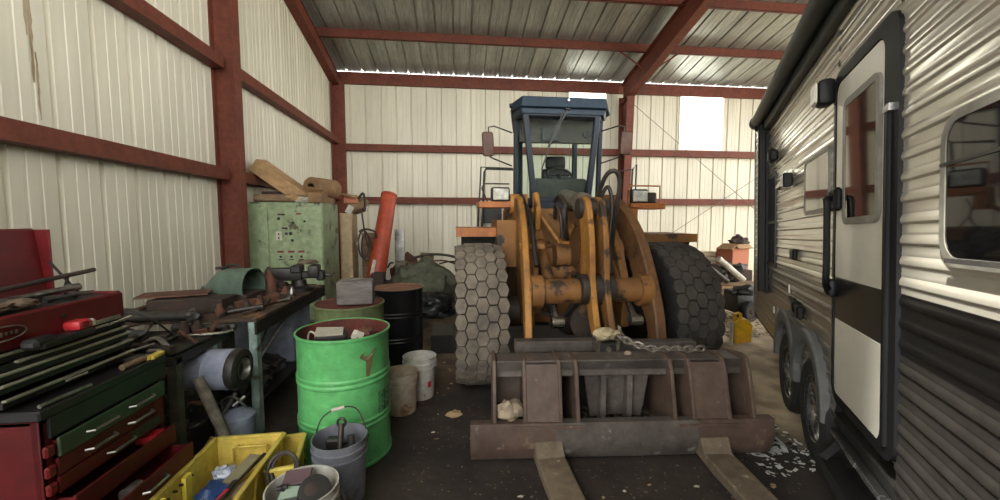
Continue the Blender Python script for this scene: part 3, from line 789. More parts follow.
# chain lying across the bar
M_chain = mat('chain_steel', (150, 142, 132), (104, 97, 90), scale=20, rough=.45, metal=.4)
ch = MB(); P = spline([CF @ V(p) for p in ((.07, .34, .745), (.16, .32, .70), (.28, .26, .674), (.40, .26, .668), (.58, .25, .668), (.70, .27, .668))], 12)
acc = 0; last = P[0]; L = .045; k = 0
for p in P[1:]:
    while (p - last).length >= L:
        d = (p - last).normalized(); c = last + d * L * .5
        x = d; y = V((0, 0, 1)).cross(x).normalized(); z = x.cross(y)
        if k % 2: y, z = z, -y
        ch.tube([c + x * (.036 * math.cos(a)) + y * (.021 * math.sin(a)) for a in [2 * PI * i / 10 for i in range(10)]], .0095, seg=6, smooth=False, closed=True)
        last = last + d * L; k += 1
tag(ch.build('chain', M_chain), 'heavy steel link chain draped along the top bar of the fork carriage', 'chain')
M_rag = mat('dirty_rag', (190, 176, 140), (150, 136, 108), scale=9, rough=.9, bump=.004, bscale=20)
def at(x, y, z): return CF @ V((x, y, z))
one(MB().lump(at(-.01, .38, .75), (.085, .05, .05), 4, .5), 'rag', M_rag, 'pale dirty rag bunched on the clamp of the fork carriage', 'rag')
M_stone = mat('pale_stone', (172, 156, 132), (112, 98, 82), scale=7, rough=.85, bump=.004, bscale=14)
one(MB().lump(at(-.755, .02, .355), (.085, .06, .075), 11, .55, freq=1.3), 'stone', M_stone, 'pale broken chunk of concrete sitting in the end bay of the fork carriage', 'stone')
one(MB().lump(at(.10, .22, .655), (.024, .02, .016), 5, .5), 'stone', M_stone, 'small pale pebble lying on the carriage top bar beneath the chain', 'stone')
# litter in the tray: nobody could count it
M_lit = mat('leaf_crumbs', (120, 104, 84), (60, 52, 44), scale=30, rough=.9)
lt = MB()
for i in range(420):
    x = R.uniform(-.28, .34); y = R.uniform(.04, .40); c = CF @ V((x, y, .078 + R.uniform(0, .012) + (y / .4) * .10))
    a = R.uniform(0, 6.28); r = R.uniform(.006, .022); t = R.uniform(-.4, .4)
    u = V((math.cos(a), math.sin(a), t)) * r; v = V((-math.sin(a), math.cos(a), R.uniform(-.4, .4))) * r * R.uniform(.3, .8)
    lt.quad(c - u - v, c + u - v, c + u + v * .6, c - u + v)
o = lt.build('leaf_debris', M_lit); tag(o, 'dry leaf and dirt crumbs lying in the tray of the fork carriage', 'debris', kind='stuff')
soil = MB()
for i in range(16):
    soil.lump(CF @ V((R.uniform(-.26, .32), R.uniform(.24, .44), .10)), (R.uniform(.05, .12), R.uniform(.04, .09), R.uniform(.03, .09)), i, .5, sub=2)
tag(soil.build('dirt', mat('dark_soil', (52, 45, 40), (34, 30, 27), scale=20, rough=.95, bump=.004)), 'heap of dark soil in the fork carriage tray under the leaf crumbs', 'dirt', kind='stuff')
# ---------------------------------------------------------------- travel trailer
M_sid = mat('trailer_siding_pale', (222, 218, 204), (204, 200, 186), scale=1.2, rough=.17, metal=.45, stretch=(.15, 1, 1), grit=.12)
M_sidg = mat('trailer_siding_grey', (124, 120, 110), (108, 104, 96), scale=1.2, rough=.26, metal=.3, stretch=(.15, 1, 1))
M_sidd = mat('trailer_siding_dark', (54, 52, 49), (47, 45, 42), scale=1.2, rough=.35, metal=.2)
M_band = mat('trailer_black_band', (20, 20, 20), (15, 15, 15), scale=2, rough=.3)
M_trim = mat('black_trim', (20, 21, 23), rough=.5, spec=.3)
M_door = mat('door_gelcoat', (232, 230, 218), (226, 224, 212), scale=1.5, rough=.3, coat=.3, grit=.05)
M_privacy = mat('privacy_glass', (120, 116, 106), rough=.04, metal=.9)
M_privd = mat('privacy_glass_dark', (12, 12, 12), rough=.04, spec=.35)
M_frame = mat('window_frame_grey', (136, 134, 124), (120, 118, 110), scale=6, rough=.4)
M_framed = mat('window_frame_dark', (34, 34, 33), rough=.45)
M_fend = mat('grey_fender_skirt', (112, 113, 112), (98, 99, 98), scale=4, rough=.6)
M_rubber = mat('trailer_tyre', (40, 39, 37), (28, 27, 26), scale=7, rough=.85)
M_alu = mat('bright_wheel', (196, 198, 198), (160, 162, 162), scale=5, rough=.25, metal=.9)
M_under = mat('underframe_black', (30, 29, 28), (22, 21, 20), scale=4, rough=.7)
dx, dn, dz = V((.53736383, .84259028, -.03580133)), V((-.84331943, .53649508, -.03139062)), V((-.00724219, .04706015, .9988658))
dz = (dz - dx * dz.dot(dx)).normalized(); dn = dz.cross(dx)
TM = Matrix.Translation((2.2044, 2.0018, .0007)) @ Matrix((dx, dn, dz)).transposed().to_4x4()
trailer = empty('travel_trailer', (0, 0, 0), 'white and grey travel trailer with ribbed siding and a black band, parked on tandem wheels', 'trailer', M=TM)
def tmb(): return MB(TM)
S0, S1, ZT = -4.6, 3.57, 2.95
def siding(name, s0, s1, z0, z1, m, pitch=.083, d=.0065, holes=()):
    """ribbed sheet between s0..s1, z0..z1, with rectangular holes (s0, s1, z0, z1)"""
    prof = []; n = int(math.ceil((z1 - z0) / pitch))
    for i in range(n):
        a = z0 + i * pitch
        for u, y in ((0, 0), (.30, .0), (.42, d), (.58, d * 1.1), (.70, d * .6), (.82, 0), (.92, .2 * d)):
            z = a + u * pitch
            if z < z1: prof.append((z, y))
    prof.append((z1, 0))
    cuts = sorted({s0, s1} | {h[i] for h in holes for i in (0, 1) if s0 < h[i] < s1})
    b = tmb()
    for xa, xb in zip(cuts, cuts[1:]):
        xm = (xa + xb) / 2
        for (za, ya), (zb, yb) in zip(prof, prof[1:]):
            zm = (za + zb) / 2
            if any(h[0] < xm < h[1] and h[2] < zm < h[3] for h in holes): continue
            b.quad((xa, ya, za), (xb, ya, za), (xb, yb, zb), (xa, yb, zb))
    bmesh.ops.remove_doubles(b.bm, verts=b.bm.verts[:], dist=1e-5)
    return b.build(name, m, trailer, angle=30, normals=False)
W1 = (-2.05, -1.10, 1.41, 1.90); W2 = (.12, .76, 1.66, 2.06); W3 = (1.93, 2.74, 1.19, 2.16)
def inset(w, k=.02): return (w[0] + k, w[1] - k, w[2] + k, w[3] - k)
siding('upper_siding', S0, -.78, 1.28, ZT, M_sid, holes=[inset(W1)])
siding('upper_siding', 0.0, S1, 1.20, ZT, M_sid, holes=[inset(W2), inset(W3)])
siding('upper_siding', -.78, 0.0, 2.40, ZT, M_sid)
siding('black_band', S0, -.78, 1.035, 1.28, M_band, d=.006)
siding('lower_siding', S0, -.78, .44, 1.035, M_sidd)
siding('lower_siding', 0.0, S1, .44, 1.20, M_sidg)
# body shell behind the siding
tmb().bb(S0, S1, -2.42, -.06, .46, ZT - .02, bev=.05, seg=2).bb(S0 + .1, S1 - .01, -.06, -.008, 2.85, ZT - .03).build('body_shell', M_door, trailer)
tmb().bb(S0, S1, -2.40, -.01, .40, .455).bb(S0, S1 - .3, -2.2, -.25, .26, .40).build('chassis', M_under, trailer)
tmb().bb(S1 - .03, S1 + .012, -.05, .016, .44, ZT, bev=.006).build('corner_trim', M_sidg, trailer)
def rrect(x0, x1, z0, z1, r, n=5):
    out = []
    for cx, cz, a0 in ((x1 - r, z1 - r, 0), (x0 + r, z1 - r, 90), (x0 + r, z0 + r, 180), (x1 - r, z0 + r, 270)):
        for k in range(n + 1):
            a = math.radians(a0 + 90 * k / n); out.append((cx + r * math.cos(a), cz + r * math.sin(a)))
    return out
def ring(b, outer, inner, y0, y1):
    n = len(outer)
    O0 = [b.bm.verts.new((x, y0, z)) for x, z in outer]; O1 = [b.bm.verts.new((x, y1, z)) for x, z in outer]
    I0 = [b.bm.verts.new((x, y0, z)) for x, z in inner]; I1 = [b.bm.verts.new((x, y1, z)) for x, z in inner]
    for i in range(n):
        j = (i + 1) % n
        for q in ((O0, O1), (O1, I1), (I1, I0)): b.bm.faces.new((q[0][i], q[0][j], q[1][j], q[1][i]))
    return b
def window(name, w, fw, r, mf, mg, bars=(), y=.0, parent=None):
    b = ring(tmb(), rrect(*w, r), rrect(w[0] + fw, w[1] - fw, w[2] + fw, w[3] - fw, max(.01, r - fw)), -.03 + y, .014 + y)
    o = b.build(name, mf, parent or trailer, angle=50)
    g = tmb(); vs = [g.bm.verts.new((x, y + .008, z)) for x, z in rrect(w[0] + fw * .7, w[1] - fw * .7, w[2] + fw * .7, w[3] - fw * .7, max(.01, r - fw * .5))]; g.bm.faces.new(vs)
    g.build('glass', mg, o, solid=.006)
    for bar in bars: tmb().bb(*bar).build('glazing_bar', M_framed, o)
    return o
window('window', W1, .03, .10, M_frame, M_privd, bars=[(W1[0], W1[1], .006, .016, 1.735, 1.745)])
window('window', W2, .028, .07, M_frame, M_privacy)
window('window', W3, .04, .03, M_framed, M_privd, bars=[(W3[0] + .03, W3[1] - .03, .0, .02, 1.64, 1.67)])
# bright lower lip of the big window
tmb().bb(W1[0] + .08, W1[1] - .08, .026, .032, 1.425, 1.44).build('window_lip', M_alu, trailer)

# entry door
ring(tmb(), rrect(-.80, .035, .56, 2.43, .10), rrect(-.66, -.0, .60, 2.37, .07), -.02, .016).build('door_frame', M_trim, trailer, angle=50)
door = empty('entry_door', (0, 0, 0)); door.parent = trailer; door.matrix_world = TM; door.location = (0, 0, 0); door.rotation_euler = (0, 0, 0); WM[door.name] = TM.copy()
def dpanel(name, z0, z1, m, top=False):
    b = tmb()
    poly = [(-.655, z0), (-.005, z0)] + ([(x, z) for x, z in rrect(-.655, -.005, 1.5, 2.365, .07) if z > 2.0] if top else [(-.005, z1), (-.655, z1)])
    vs = poly
    A = [b.bm.verts.new((s, .0, z)) for s, z in vs]; B = [b.bm.verts.new((s, .012, z)) for s, z in vs]
    b.bm.faces.new(A); b.bm.faces.new(B[::-1])
    for i in range(len(vs)): b.bm.faces.new((A[i], A[(i + 1) % len(vs)], B[(i + 1) % len(vs)], B[i]))
    return b.build(name, m, door, bev=.003)
dpanel('upper_panel', 1.275, 2.365, M_door, True)
dpanel('band_panel', 1.037, 1.275, M_band)
dpanel('lower_panel', .605, 1.037, M_door)
window('door_window', (-.64, -.16, 1.57, 2.23), .035, .06, M_frame, M_privacy, y=.012, parent=door)
hh = tmb().box((-.075, .03, 1.715), (.10, .04, .13), bev=.015).build('door_lock', M_trim, door)
# hinge strip beside the door with a chrome latch hook
tmb().bb(-.735, -.70, .012, .030, .62, 2.05, bev=.004).build('hinge_strip', M_trim, trailer)
tmb().bb(-.76, -.70, .014, .034, 2.02, 2.05).build('door_holdback', M_alu, trailer)
# swing-out grab handle left of the door
gh = tmb().tube([(-.06, .02, 1.71), (-.08, .07, 1.72), (-.10, .075, 1.66), (-.10, .075, 1.36), (-.09, .075, 1.26), (-.05, .06, 1.215), (-.02, .02, 1.21)], .017, seg=10)
gh.box((-.02, .03, 1.71), (.11, .05, .12), bev=.02, seg=2).box((.0, .03, 1.21), (.11, .05, .10), bev=.02, seg=2)
gh.build('grab_handle', M_trim, trailer)
# awning: roller, end cap, arm
M_awn = mat('awning_roll', (58, 64, 60), (48, 53, 50), scale=3, rough=.5)
tmb().rod((2.62, .10, 2.83), (S0 + .1, .10, 2.83), .062, seg=20).bb(2.6, S0 + .1, .0, .055, 2.70, 2.90, bev=.01).build('awning_roller', M_awn, trailer)
tmb().rod((2.66, .10, 2.83), (2.60, .10, 2.83), .075, seg=20).box((2.56, .06, 2.80), (.09, .14, .16), bev=.02).build('awning_end_cap', M_trim, trailer)
arm_ = tmb().bb(2.46, 2.54, .005, .10, .88, 2.78, bev=.01).bb(2.44, 2.56, .0, .035, .86, 2.80, bev=.006)
arm_.build('awning_arm', M_trim, trailer)
# porch light, speaker and vents
pl = tmb().box((.10, .045, 2.36), (.13, .085, .15), bev=.025, seg=2).build('porch_light', M_trim, trailer)
tmb().box((.11, .094, 2.36), (.11, .018, .125), bev=.012).build('light_lens', M_door, pl)
tmb().box((1.95, .04, 2.32), (.14, .08, .12), bev=.02).build('outdoor_speaker', M_trim, trailer)
vh = tmb(); vh.yz([(.0, 2.08), (.035, 2.08), (.10, 1.93), (.0, 1.91)], 1.20, 1.42, bev=.008).build('range_vent', M_sid, trailer)
tmb().box((1.19, .04, 1.985), (.02, .07, .12), bev=.01).build('vent_flap', M_trim, trailer)
tmb().box((1.06, .02, 1.36), (.13, .035, .09), bev=.012).build('outlet_cover', M_trim, trailer)
la_ = tmb().box((.78, .03, .93), (.07, .05, .10), bev=.012).box((.92, .03, .95), (.07, .05, .09), bev=.012).bar((.78, .04, .96), (1.16, .025, .99), .02, .03)
la_.build('storage_latch', M_trim, trailer)
tmb().bb(1.22, 1.25, .012, .02, 1.02, 1.09).build('marker_tab', M_door, trailer)
tmb().bb(1.95, 1.99, .012, .02, .72, .79).build('marker_tab', M_door, trailer)
# fender skirt with two arches
c1, c2 = .54, 1.32
web = [(.12, .40), (.12, .50)] + [(c1 + .43 * math.cos(math.radians(a)), .40 + .40 * math.sin(math.radians(a))) for a in (150, 130, 110)] + [(.76, .82), (1.10, .83)] + [(c2 + .43 * math.cos(math.radians(a)), .40 + .42 * math.sin(math.radians(a))) for a in (80, 60, 40, 20)] + [(1.72, .42), (c2 + .36, .42)] + [(c2 + .36 * math.cos(math.radians(a)), .40 + .36 * math.sin(math.radians(a))) for a in range(10, 171, 10)] + [(c1 + .37, .44)] + [(c1 + .36 * math.cos(math.radians(a)), .40 + .36 * math.sin(math.radians(a))) for a in range(10, 171, 10)] + [(c1 - .36, .40)]
fs = tmb().prism(web, .03, Matrix.Translation((0, .022, 0)) @ Matrix(((1, 0, 0, 0), (0, 0, 1, 0), (0, 1, 0, 0), (0, 0, 0, 1))))
fs = fs.build('fender_skirt', M_fend, trailer)
for c in (c1, c2):
    b = tmb(); n = 18; rows = []
    for k in range(n + 1):
        a = math.radians(-4 + 188 * k / n); row = []
        for r, y in ((.36, .0), (.36, .045), (.385, .055), (.44, .05), (.455, .035), (.45, .0)):
            row.append(b.bm.verts.new((c - r * math.cos(a), y, .40 + r * math.sin(a))))
        rows.append(row)
    for p, q in zip(rows, rows[1:]):
        for i in range(5): b.bm.faces.new((p[i], p[i + 1], q[i + 1], q[i]))
    b.build('fender_flare', M_fend, fs)
    # dark wheel well behind the arch
for c in (.40, 1.22):
    w = empty('wheel', (0, 0, 0)); w.parent = trailer; w.location = (c, -.06, .345); w.rotation_euler = (0, 0, 0)
    WM[w.name] = TM @ Matrix.Translation((c, -.06, .345))
    m = Matrix.Translation((c, -.06, .345)) @ rotm(-90, 0, 0)
    tmb().lathe([(.20, -.08), (.23, -.095), (.30, -.10), (.325, -.085), (.335, -.05), (.335, .05), (.325, .085), (.30, .10), (.23, .095), (.20, .08)], seg=40, m=m).build('tyre', M_rubber, w)
    rim = tmb().lathe([(.205, .082), (.215, .088), (.22, .08), (.20, .06), (.185, .02), (.10, .035), (.07, .055), (.0, .058)], seg=36, m=m).lathe([(.20, -.08), (.19, .0), (.185, .02)], seg=36, m=m)
    rim = rim.build('rim', M_alu, w)
    for k in range(5):
        a = 2 * PI * k / 5
        tmb().prism([(.075, -.02), (.19, -.04), (.19, .04), (.075, .02)], .02, m @ rotm(0, 0, 72 * k) @ Matrix.Translation((0, 0, .05)), bev=.004).build('rim_spoke', M_alu, rim)
    tmb().rod((c, -.02, .345), (c, .012, .345), .035, seg=16).build('hub_cap', M_alu, rim)
tmb().bb(.0, 1.7, -.50, -.20, .30, .46).rod((.4, -1.2, .34), (.4, -.15, .34), .04).rod((1.22, -1.2, .34), (1.22, -.15, .34), .04).build('axle_frame', M_under, trailer)
tmb().yz([(-.02, .42), (-.02, .62), (-.30, .42)], 1.72, 1.76).bb(.86, .90, -.3, -.04, .42, .55).build('frame_bracket', M_under, trailer)
# folding entry steps
st = tmb().bb(-.70, -.02, -.18, .01, .365, .385, bev=.004).bb(-.70, -.02, .0, .025, .36, .395, bev=.004).bar((-.04, -.10, .44), (-.04, .07, .22), .02, .04).bar((-.68, -.10, .44), (-.68, .07, .22), .02, .04)
st = st.build('entry_step', M_under, trailer)
tmb().bb(-.70, .04, .07, .10, .18, .21, bev=.004).bb(-.70, .04, -.04, .10, .175, .185).bar((-.0, .02, .26), (-.0, .09, .19), .02, .03).build('lower_tread', M_under, st)
tmb().bb(-.70, -.02, .024, .030, .366, .390).bb(-.42, -.30, .026, .034, .366, .394).build('step_nosing', M_alu, st)
# ---------------------------------------------------------------- tool chest, cabinet, benches and what lies on them
M_tred = mat('toolbox_red', (104, 21, 25), (84, 18, 21), scale=2.5, rough=.4, coat=.1)
M_tredd = mat('toolbox_dark_red', (84, 16, 19), (66, 14, 16), scale=2.5, rough=.5, spec=.3)
M_tblk = mat('toolbox_black', (28, 28, 29), (20, 20, 21), scale=4, rough=.5)
M_tgrn = mat('drawer_green', (54, 76, 54), (44, 62, 46), scale=3, rough=.5)
M_strip = mat('aluminium_strip', (180, 176, 158), (150, 146, 130), scale=9, rough=.35, metal=.5)
M_steel = mat('tool_steel', (160, 158, 152), (110, 108, 104), scale=12, rough=.32, metal=.8)
M_dst = mat('dark_tool_steel', (74, 71, 68), (48, 46, 44), scale=10, rough=.5, metal=.5)
M_rust = mat('rusted_iron', (112, 74, 54), (74, 52, 42), scale=8, rough=.85, bump=.002, bscale=40)
M_rustd = mat('dark_rusted_iron', (70, 54, 46), (46, 38, 34), scale=8, rough=.85, bump=.002, bscale=40)
M_leath = mat('leather_glove', (128, 108, 88), (96, 80, 66), scale=9, rough=.9, bump=.003, bscale=30)
M_card = mat('cardboard', (176, 142, 100), (152, 120, 84), scale=4, rough=.85)
M_cardd = mat('cardboard_brown', (140, 108, 74), (112, 86, 60), scale=4, rough=.85)
M_wood = mat('weathered_wood', (140, 116, 88), (104, 86, 66), scale=3, rough=.85, stretch=(1, 8, 8))
M_jade = mat('bench_leg_green', (168, 190, 184), (134, 156, 150), scale=6, rough=.6, c3=(92, 70, 52), s3=6, t3=.6)
M_btop = mat('bench_top_dirty', (84, 66, 52), (52, 44, 38), scale=4, rough=.75, c3=(136, 100, 72), s3=5, t3=.54)
M_plas = mat('grey_plastic', (172, 180, 200), (134, 142, 162), scale=3, rough=.45)
M_brt = mat('bright_nickel', (230, 228, 220), (200, 198, 190), scale=8, rough=.2, metal=.9)
M_rpl = mat('red_plastic', (186, 44, 52), rough=.4)
M_ylw = mat('yellow_plastic', (220, 200, 96), (196, 168, 72), scale=3, rough=.5, c3=(140, 116, 60), s3=9, t3=.64)

# ---- rolling cabinet
cab_y0, cab_y1, cx1, cx0 = 1.60, 2.235, -1.53, -2.02
rc = empty('rolling_tool_cabinet', (-1.77, 1.9, 0), 'dark red rolling tool cabinet with green drawer fronts and open lower drawers', 'tool cabinet')
MB().bb(cx0, cx0 + .02, cab_y0, cab_y1, .12, .90).bb(cx0, cx1, cab_y0, cab_y0 + .02, .12, .88).bb(cx0, cx1, cab_y1 - .02, cab_y1, .12, .88).bb(cx0, cx1, cab_y0, cab_y1, .12, .14).bb(cx0, cx1, cab_y0, cab_y1, .84, .86).bb(cx1 - .03, cx1, cab_y0, cab_y0 + .045, .12, .88).bb(cx1 - .03, cx1, cab_y1 - .045, cab_y1, .12, .88).build('carcass', M_tredd, rc, bev=.004)
MB().bb(cx0, cx1 + .015, cab_y0 - .01, cab_y1 + .01, .86, .90, bev=.006).bb(cx1 - .0, cx1 + .012, cab_y0 + .03, cab_y1, .78, .86).build('top_mat', M_tblk, rc)
def drawer(name, z0, z1, pull, mfront, depth=.42, ya=cab_y0 + .05, yb=cab_y1 - .05, root=rc, handle=True, xf=cx1, mbox=M_tred, two=False):
    xo = xf + pull
    m = MB().bb(xo - .012, xo, ya - .01, yb + .01, z0, z1, bev=.003)
    o = m.build(name, mfront, root)
    MB().bb(xo - depth, xo - .012, ya, ya + .006, z0 + .01, z1 - .012).bb(xo - depth, xo - .012, yb - .006, yb, z0 + .01, z1 - .012).bb(xo - depth, xo - .012, ya, yb, z0 + .006, z0 + .012).bb(xo - depth, xo - depth + .006, ya, yb, z0, z1 - .02).build('drawer_box', mbox, o)
    if handle:
        for yc in ([(ya + yb) / 2] if not two else [ya + .17, yb - .15]):
            zc = (z0 + z1) / 2
            MB().tube([(xo, yc - .07, zc), (xo + .022, yc - .06, zc), (xo + .022, yc + .06, zc), (xo, yc + .07, zc)], .006, smooth=False, seg=6).build('drawer_handle', M_steel, o)
    return o
d1 = drawer('drawer', .70, .775, .03, M_tgrn, two=True)
d2 = drawer('drawer', .625, .695, .02, M_tredd, two=True)
d3 = drawer('drawer', .555, .62, .02, M_tredd)
for k, z in enumerate((.585, .655, .735)):
    MB().bb(cx1 + .0, cx1 + .020, cab_y0 - .0, cab_y0 + .036, z - .022, z + .022, bev=.006).build('drawer_catch', M_tred, rc)
MB().bb(cx1 + .021, cx1 + .024, cab_y1 - .26, cab_y1 - .08, .57, .61).build('name_plate', M_dst, rc)
d4 = drawer('drawer', .45, .54, .07, M_tredd, handle=False, mbox=M_tredd)
d5 = drawer('drawer', .345, .44, .15, M_tredd, mbox=M_tredd)
for sx in (-1.95, -1.60):
    for sy in (1.58, 2.2):
        MB().rod((sx, sy - .02, .06), (sx, sy + .02, .06), .06, seg=16).bb(sx - .03, sx + .03, sy - .03, sy + .03, .10, .125).build('caster', M_tblk, rc)

# ---- top chest with open lid
tc = empty('tool_chest', (-1.85, 1.85, .90), 'red tool chest with raised lid and black drawers, standing on the rolling cabinet', 'tool chest')
ty0, ty1, tx1, tx0 = 1.56, 2.17, -1.66, -1.965
MB().bb(tx0, tx0 + .015, ty0, ty1, .902, 1.25).bb(tx0, tx1, ty0, ty0 + .015, .902, 1.24).bb(tx0, tx1, ty1 - .015, ty1, .902, 1.25).bb(tx0, tx1, ty0, ty1, .902, .915).bb(tx0, tx1, ty0, ty1, 1.10, 1.115).build('chest_body', M_tblk, tc, bev=.003)
fp = MB().bb(tx1 - .012, tx1 + .012, ty0 - .005, ty1 + .005, 1.115, 1.245, bev=.008).bb(tx0, tx1, ty1 - .02, ty1 + .006, 1.115, 1.25, bev=.005).build('front_panel', M_tred, tc)
MB().bb(tx1 + .012, tx1 + .020, ty0 + .30, ty1 - .03, 1.118, 1.138, bev=.003).build('edge_strip', M_strip, fp)
bd = MB().lathe([(0, 0), (1, 0), (1, .006), (.9, .009), (0, .009)], seg=28, m=Matrix.Translation((tx1 + .012, 1.62, 1.185)) @ rotm(0, 90, 0) @ Matrix.Diagonal((.028, .085, 1, 1)))
bd = bd.build('oval_badge', M_tredd, fp)
rg = MB(); rg.tube([(tx1 + .023, 1.62 + .082 * math.cos(a), 1.185 + .026 * math.sin(a)) for a in [2 * PI * k / 28 for k in range(28)]], .0025, seg=5, smooth=False, closed=True)
for k, h in enumerate((.8, .5, .5, .7, .5, .5, .6)):
    rg.bb(tx1 + .021, tx1 + .024, 1.56 + k * .017, 1.568 + k * .017, 1.185 - .009 * h * 1.4, 1.185 + .010 * h)
rg.build('badge_lettering', M_steel, bd)
MB().rod((tx1 + .01, 1.86, 1.195), (tx1 + .018, 1.86, 1.195), .010, seg=12).build('chest_lock', M_tblk, fp)
ld = MB().box((tx0 - .04, (ty0 + ty1) / 2, 1.40), (.03, ty1 - ty0, .32), rot=(0, -7, 0), bev=.008).bb(tx0 - .06, tx0 + .02, ty1 - .012, ty1, 1.26, 1.555, bev=.004).bb(tx0 - .06, tx0 + .02, ty0, ty0 + .012, 1.26, 1.555)
ld.build('chest_lid', M_tred, tc)
MB().bar((tx0 + .02, ty1 - .02, 1.40), (tx0 + .14, ty1 - .02, 1.24), .012, .004, up=(0, 1, 0)).build('lid_stay', M_dst, tc)
# black drawers, each pulled out a little farther than the one above
zs = [1.112, 1.075, 1.038, 1.0, .962]
for k, (z, pull) in enumerate(((1.085, .01), (1.050, .022), (1.020, .032), (.982, .042), (.930, .05))):
    xo = tx1 + pull; h = .032
    o = MB().bb(xo - .01, xo, ty0 + .012, ty1 - .012, z - .008, z + .022).build('drawer', M_tblk, tc)
    MB().bb(xo - .30, xo - .01, ty0 + .015, ty0 + .02, z - .006, z + .018).bb(xo - .30, xo - .01, ty1 - .02, ty1 - .015, z - .006, z + .018).bb(xo - .30, xo - .01, ty0 + .015, ty1 - .015, z - .008, z - .004).build('drawer_box', M_tblk, o)
    MB().bb(xo - .004, xo + .014, ty0 + .01 + (.0 if k != 1 else .08), ty1 - .008, z + .016, z + .026, bev=.003).build('edge_strip', M_strip, o)

G_tools = 'tools lying in and on the tool chest'
def rodthing(name, p0, p1, r, m, label, cat, group=None, seg=10, extra=None):
    b = MB().rod(p0, p1, r, seg=seg)
    if extra: extra(b)
    return one(b, name, m, label, cat, group)
rodthing('pry_bar', (-1.92, 1.50, 1.275), (-1.85, 2.27, 1.345), .011, M_rustd, 'long dark rusty pry bar sticking out past the raised red lid', 'tool')
one(MB().rod((-1.80, 1.40, 1.262), (-1.84, 2.13, 1.275), .014, seg=12).rod((-1.84, 2.11, 1.275), (-1.835, 2.16, 1.275), .018), 'breaker_bar', M_steel, 'long bright steel breaker bar across the open tool chest', 'tool')
one(MB().rod((-1.88, 2.13, 1.24), (-1.87, 2.15, 1.33), .006).sph((-1.87, 2.15, 1.335), .010), 'screwdriver', M_dst, 'thin dark rod standing upright at the far end of the tool chest', 'tool')
one(MB().lump((-1.74, 1.66, 1.264), (.045, .11, .024), 3, .35).lump((-1.73, 1.79, 1.264), (.04, .05, .022), 5, .3), 'work_glove', M_leath, 'brown leather work glove lying on the front edge of the red chest', 'glove')
for i in range(9):
    y = 1.6 + i * .055; x = R.uniform(-1.92, -1.76)
    one(MB().rod((x, y, 1.25 + .004 * (i % 3)), (x + R.uniform(-.06, .06), y + R.uniform(.05, .12), 1.256), .010, seg=8).rod((x, y, 1.25 + .004 * (i % 3)), (x + .004, y + .02, 1.253), .016, seg=8), 'socket_tool', [M_dst, M_steel, M_rustd][i % 3], 'loose hand tool among the jumble in the tray of the red tool chest', 'tool', 'loose tools in the chest tray')
one(MB().bb(tx0 + .02, tx1 - .015, ty0 + .02, ty1 - .022, 1.116, 1.238), 'tool_tray', M_tblk, 'dark tray filling the inside of the open red tool chest', 'tray')
# cordless tool lying on the drawers
dr = empty('cordless_tool', (-1.615, 1.84, 1.098), 'red and black cordless tool lying on the pulled out chest drawers', 'power tool', rz=6)
def dmb(): return MB(WM[dr.name])
dmb().box((0, -.02, .018), (.06, .26, .032), bev=.012, seg=2).box((-.005, -.13, .03), (.06, .10, .04), bev=.012).build('tool_body', M_tblk, dr)
dmb().box((0, .05, .052), (.065, .075, .04), bev=.012, seg=2).build('battery', M_rpl, dr)
dmb().box((.0, .10, .048), (.06, .025, .036), bev=.008).build('battery_label', M_wht, dr)
dmb().bb(.032, .0335, .03, .06, .042, .05).bb(.032, .0335, .055, .06, .042, .062).bb(.032, .0335, .03, .06, .06, .063).build('battery_slot', M_tblk, dr)
rodthing('chisel', (-1.56, 1.75, .955), (-1.55, 1.83, .958), .006, M_brt, 'small bright chisel lying on a black chest drawer', 'tool')
rodthing('file', (-1.60, 2.02, 1.118), (-1.62, 2.17, 1.118), .006, M_brt, 'short bright file lying under the chest front panel', 'tool')
one(MB().rod((-1.545, 2.0, .915), (-1.54, 2.15, .915), .014), 'tool_handle', M_wood, 'dusty brown wooden handle lying on the black cabinet top', 'handle')
one(MB().box((-1.53, 2.19, .909), (.035, .10, .018), rot=(0, 0, 8), bev=.004).rod((-1.53, 2.13, .912), (-1.53, 2.20, .912), .012), 'utility_knife', M_ylw, 'yellow utility knife on the corner of the black cabinet top', 'knife')
rodthing('wrench', (-1.54, 1.62, .908), (-1.53, 1.82, .908), .008, M_steel, 'slim steel wrench lying along the black cabinet top', 'tool')
for i, (y, n) in enumerate(((1.62, 3), (1.80, 4), (1.98, 3), (2.12, 3))):
    for k in range(n):
        x = -1.52 + R.uniform(-.02, .02)
        a = R.uniform(-.9, .9); yy = y + R.uniform(-.06, .06); L = R.uniform(.03, .07)
        one(MB().rod((x - L * math.sin(a) * .5, yy - L * math.cos(a), .47), (x + L * math.sin(a) * .5, yy + L * math.cos(a), .472), R.uniform(.008, .014), seg=8), 'hand_tool', [M_steel, M_dst, M_rustd][k % 3], 'steel hand tool lying loose in an open lower drawer of the cabinet', 'tool', 'tools in the open cabinet drawers')
one(MB().rod((-1.44, 1.83, .40), (-1.43, 1.90, .40), .03, seg=16), 'steel_tube', M_steel, 'short bright steel tube lying in the lowest open drawer', 'tube')
one(MB().box((-1.53, 2.12, .515), (.08, .09, .03), rot=(0, 0, 10)), 'plastic_case', M_rpl, 'flat red plastic case at the far end of an open drawer', 'case')

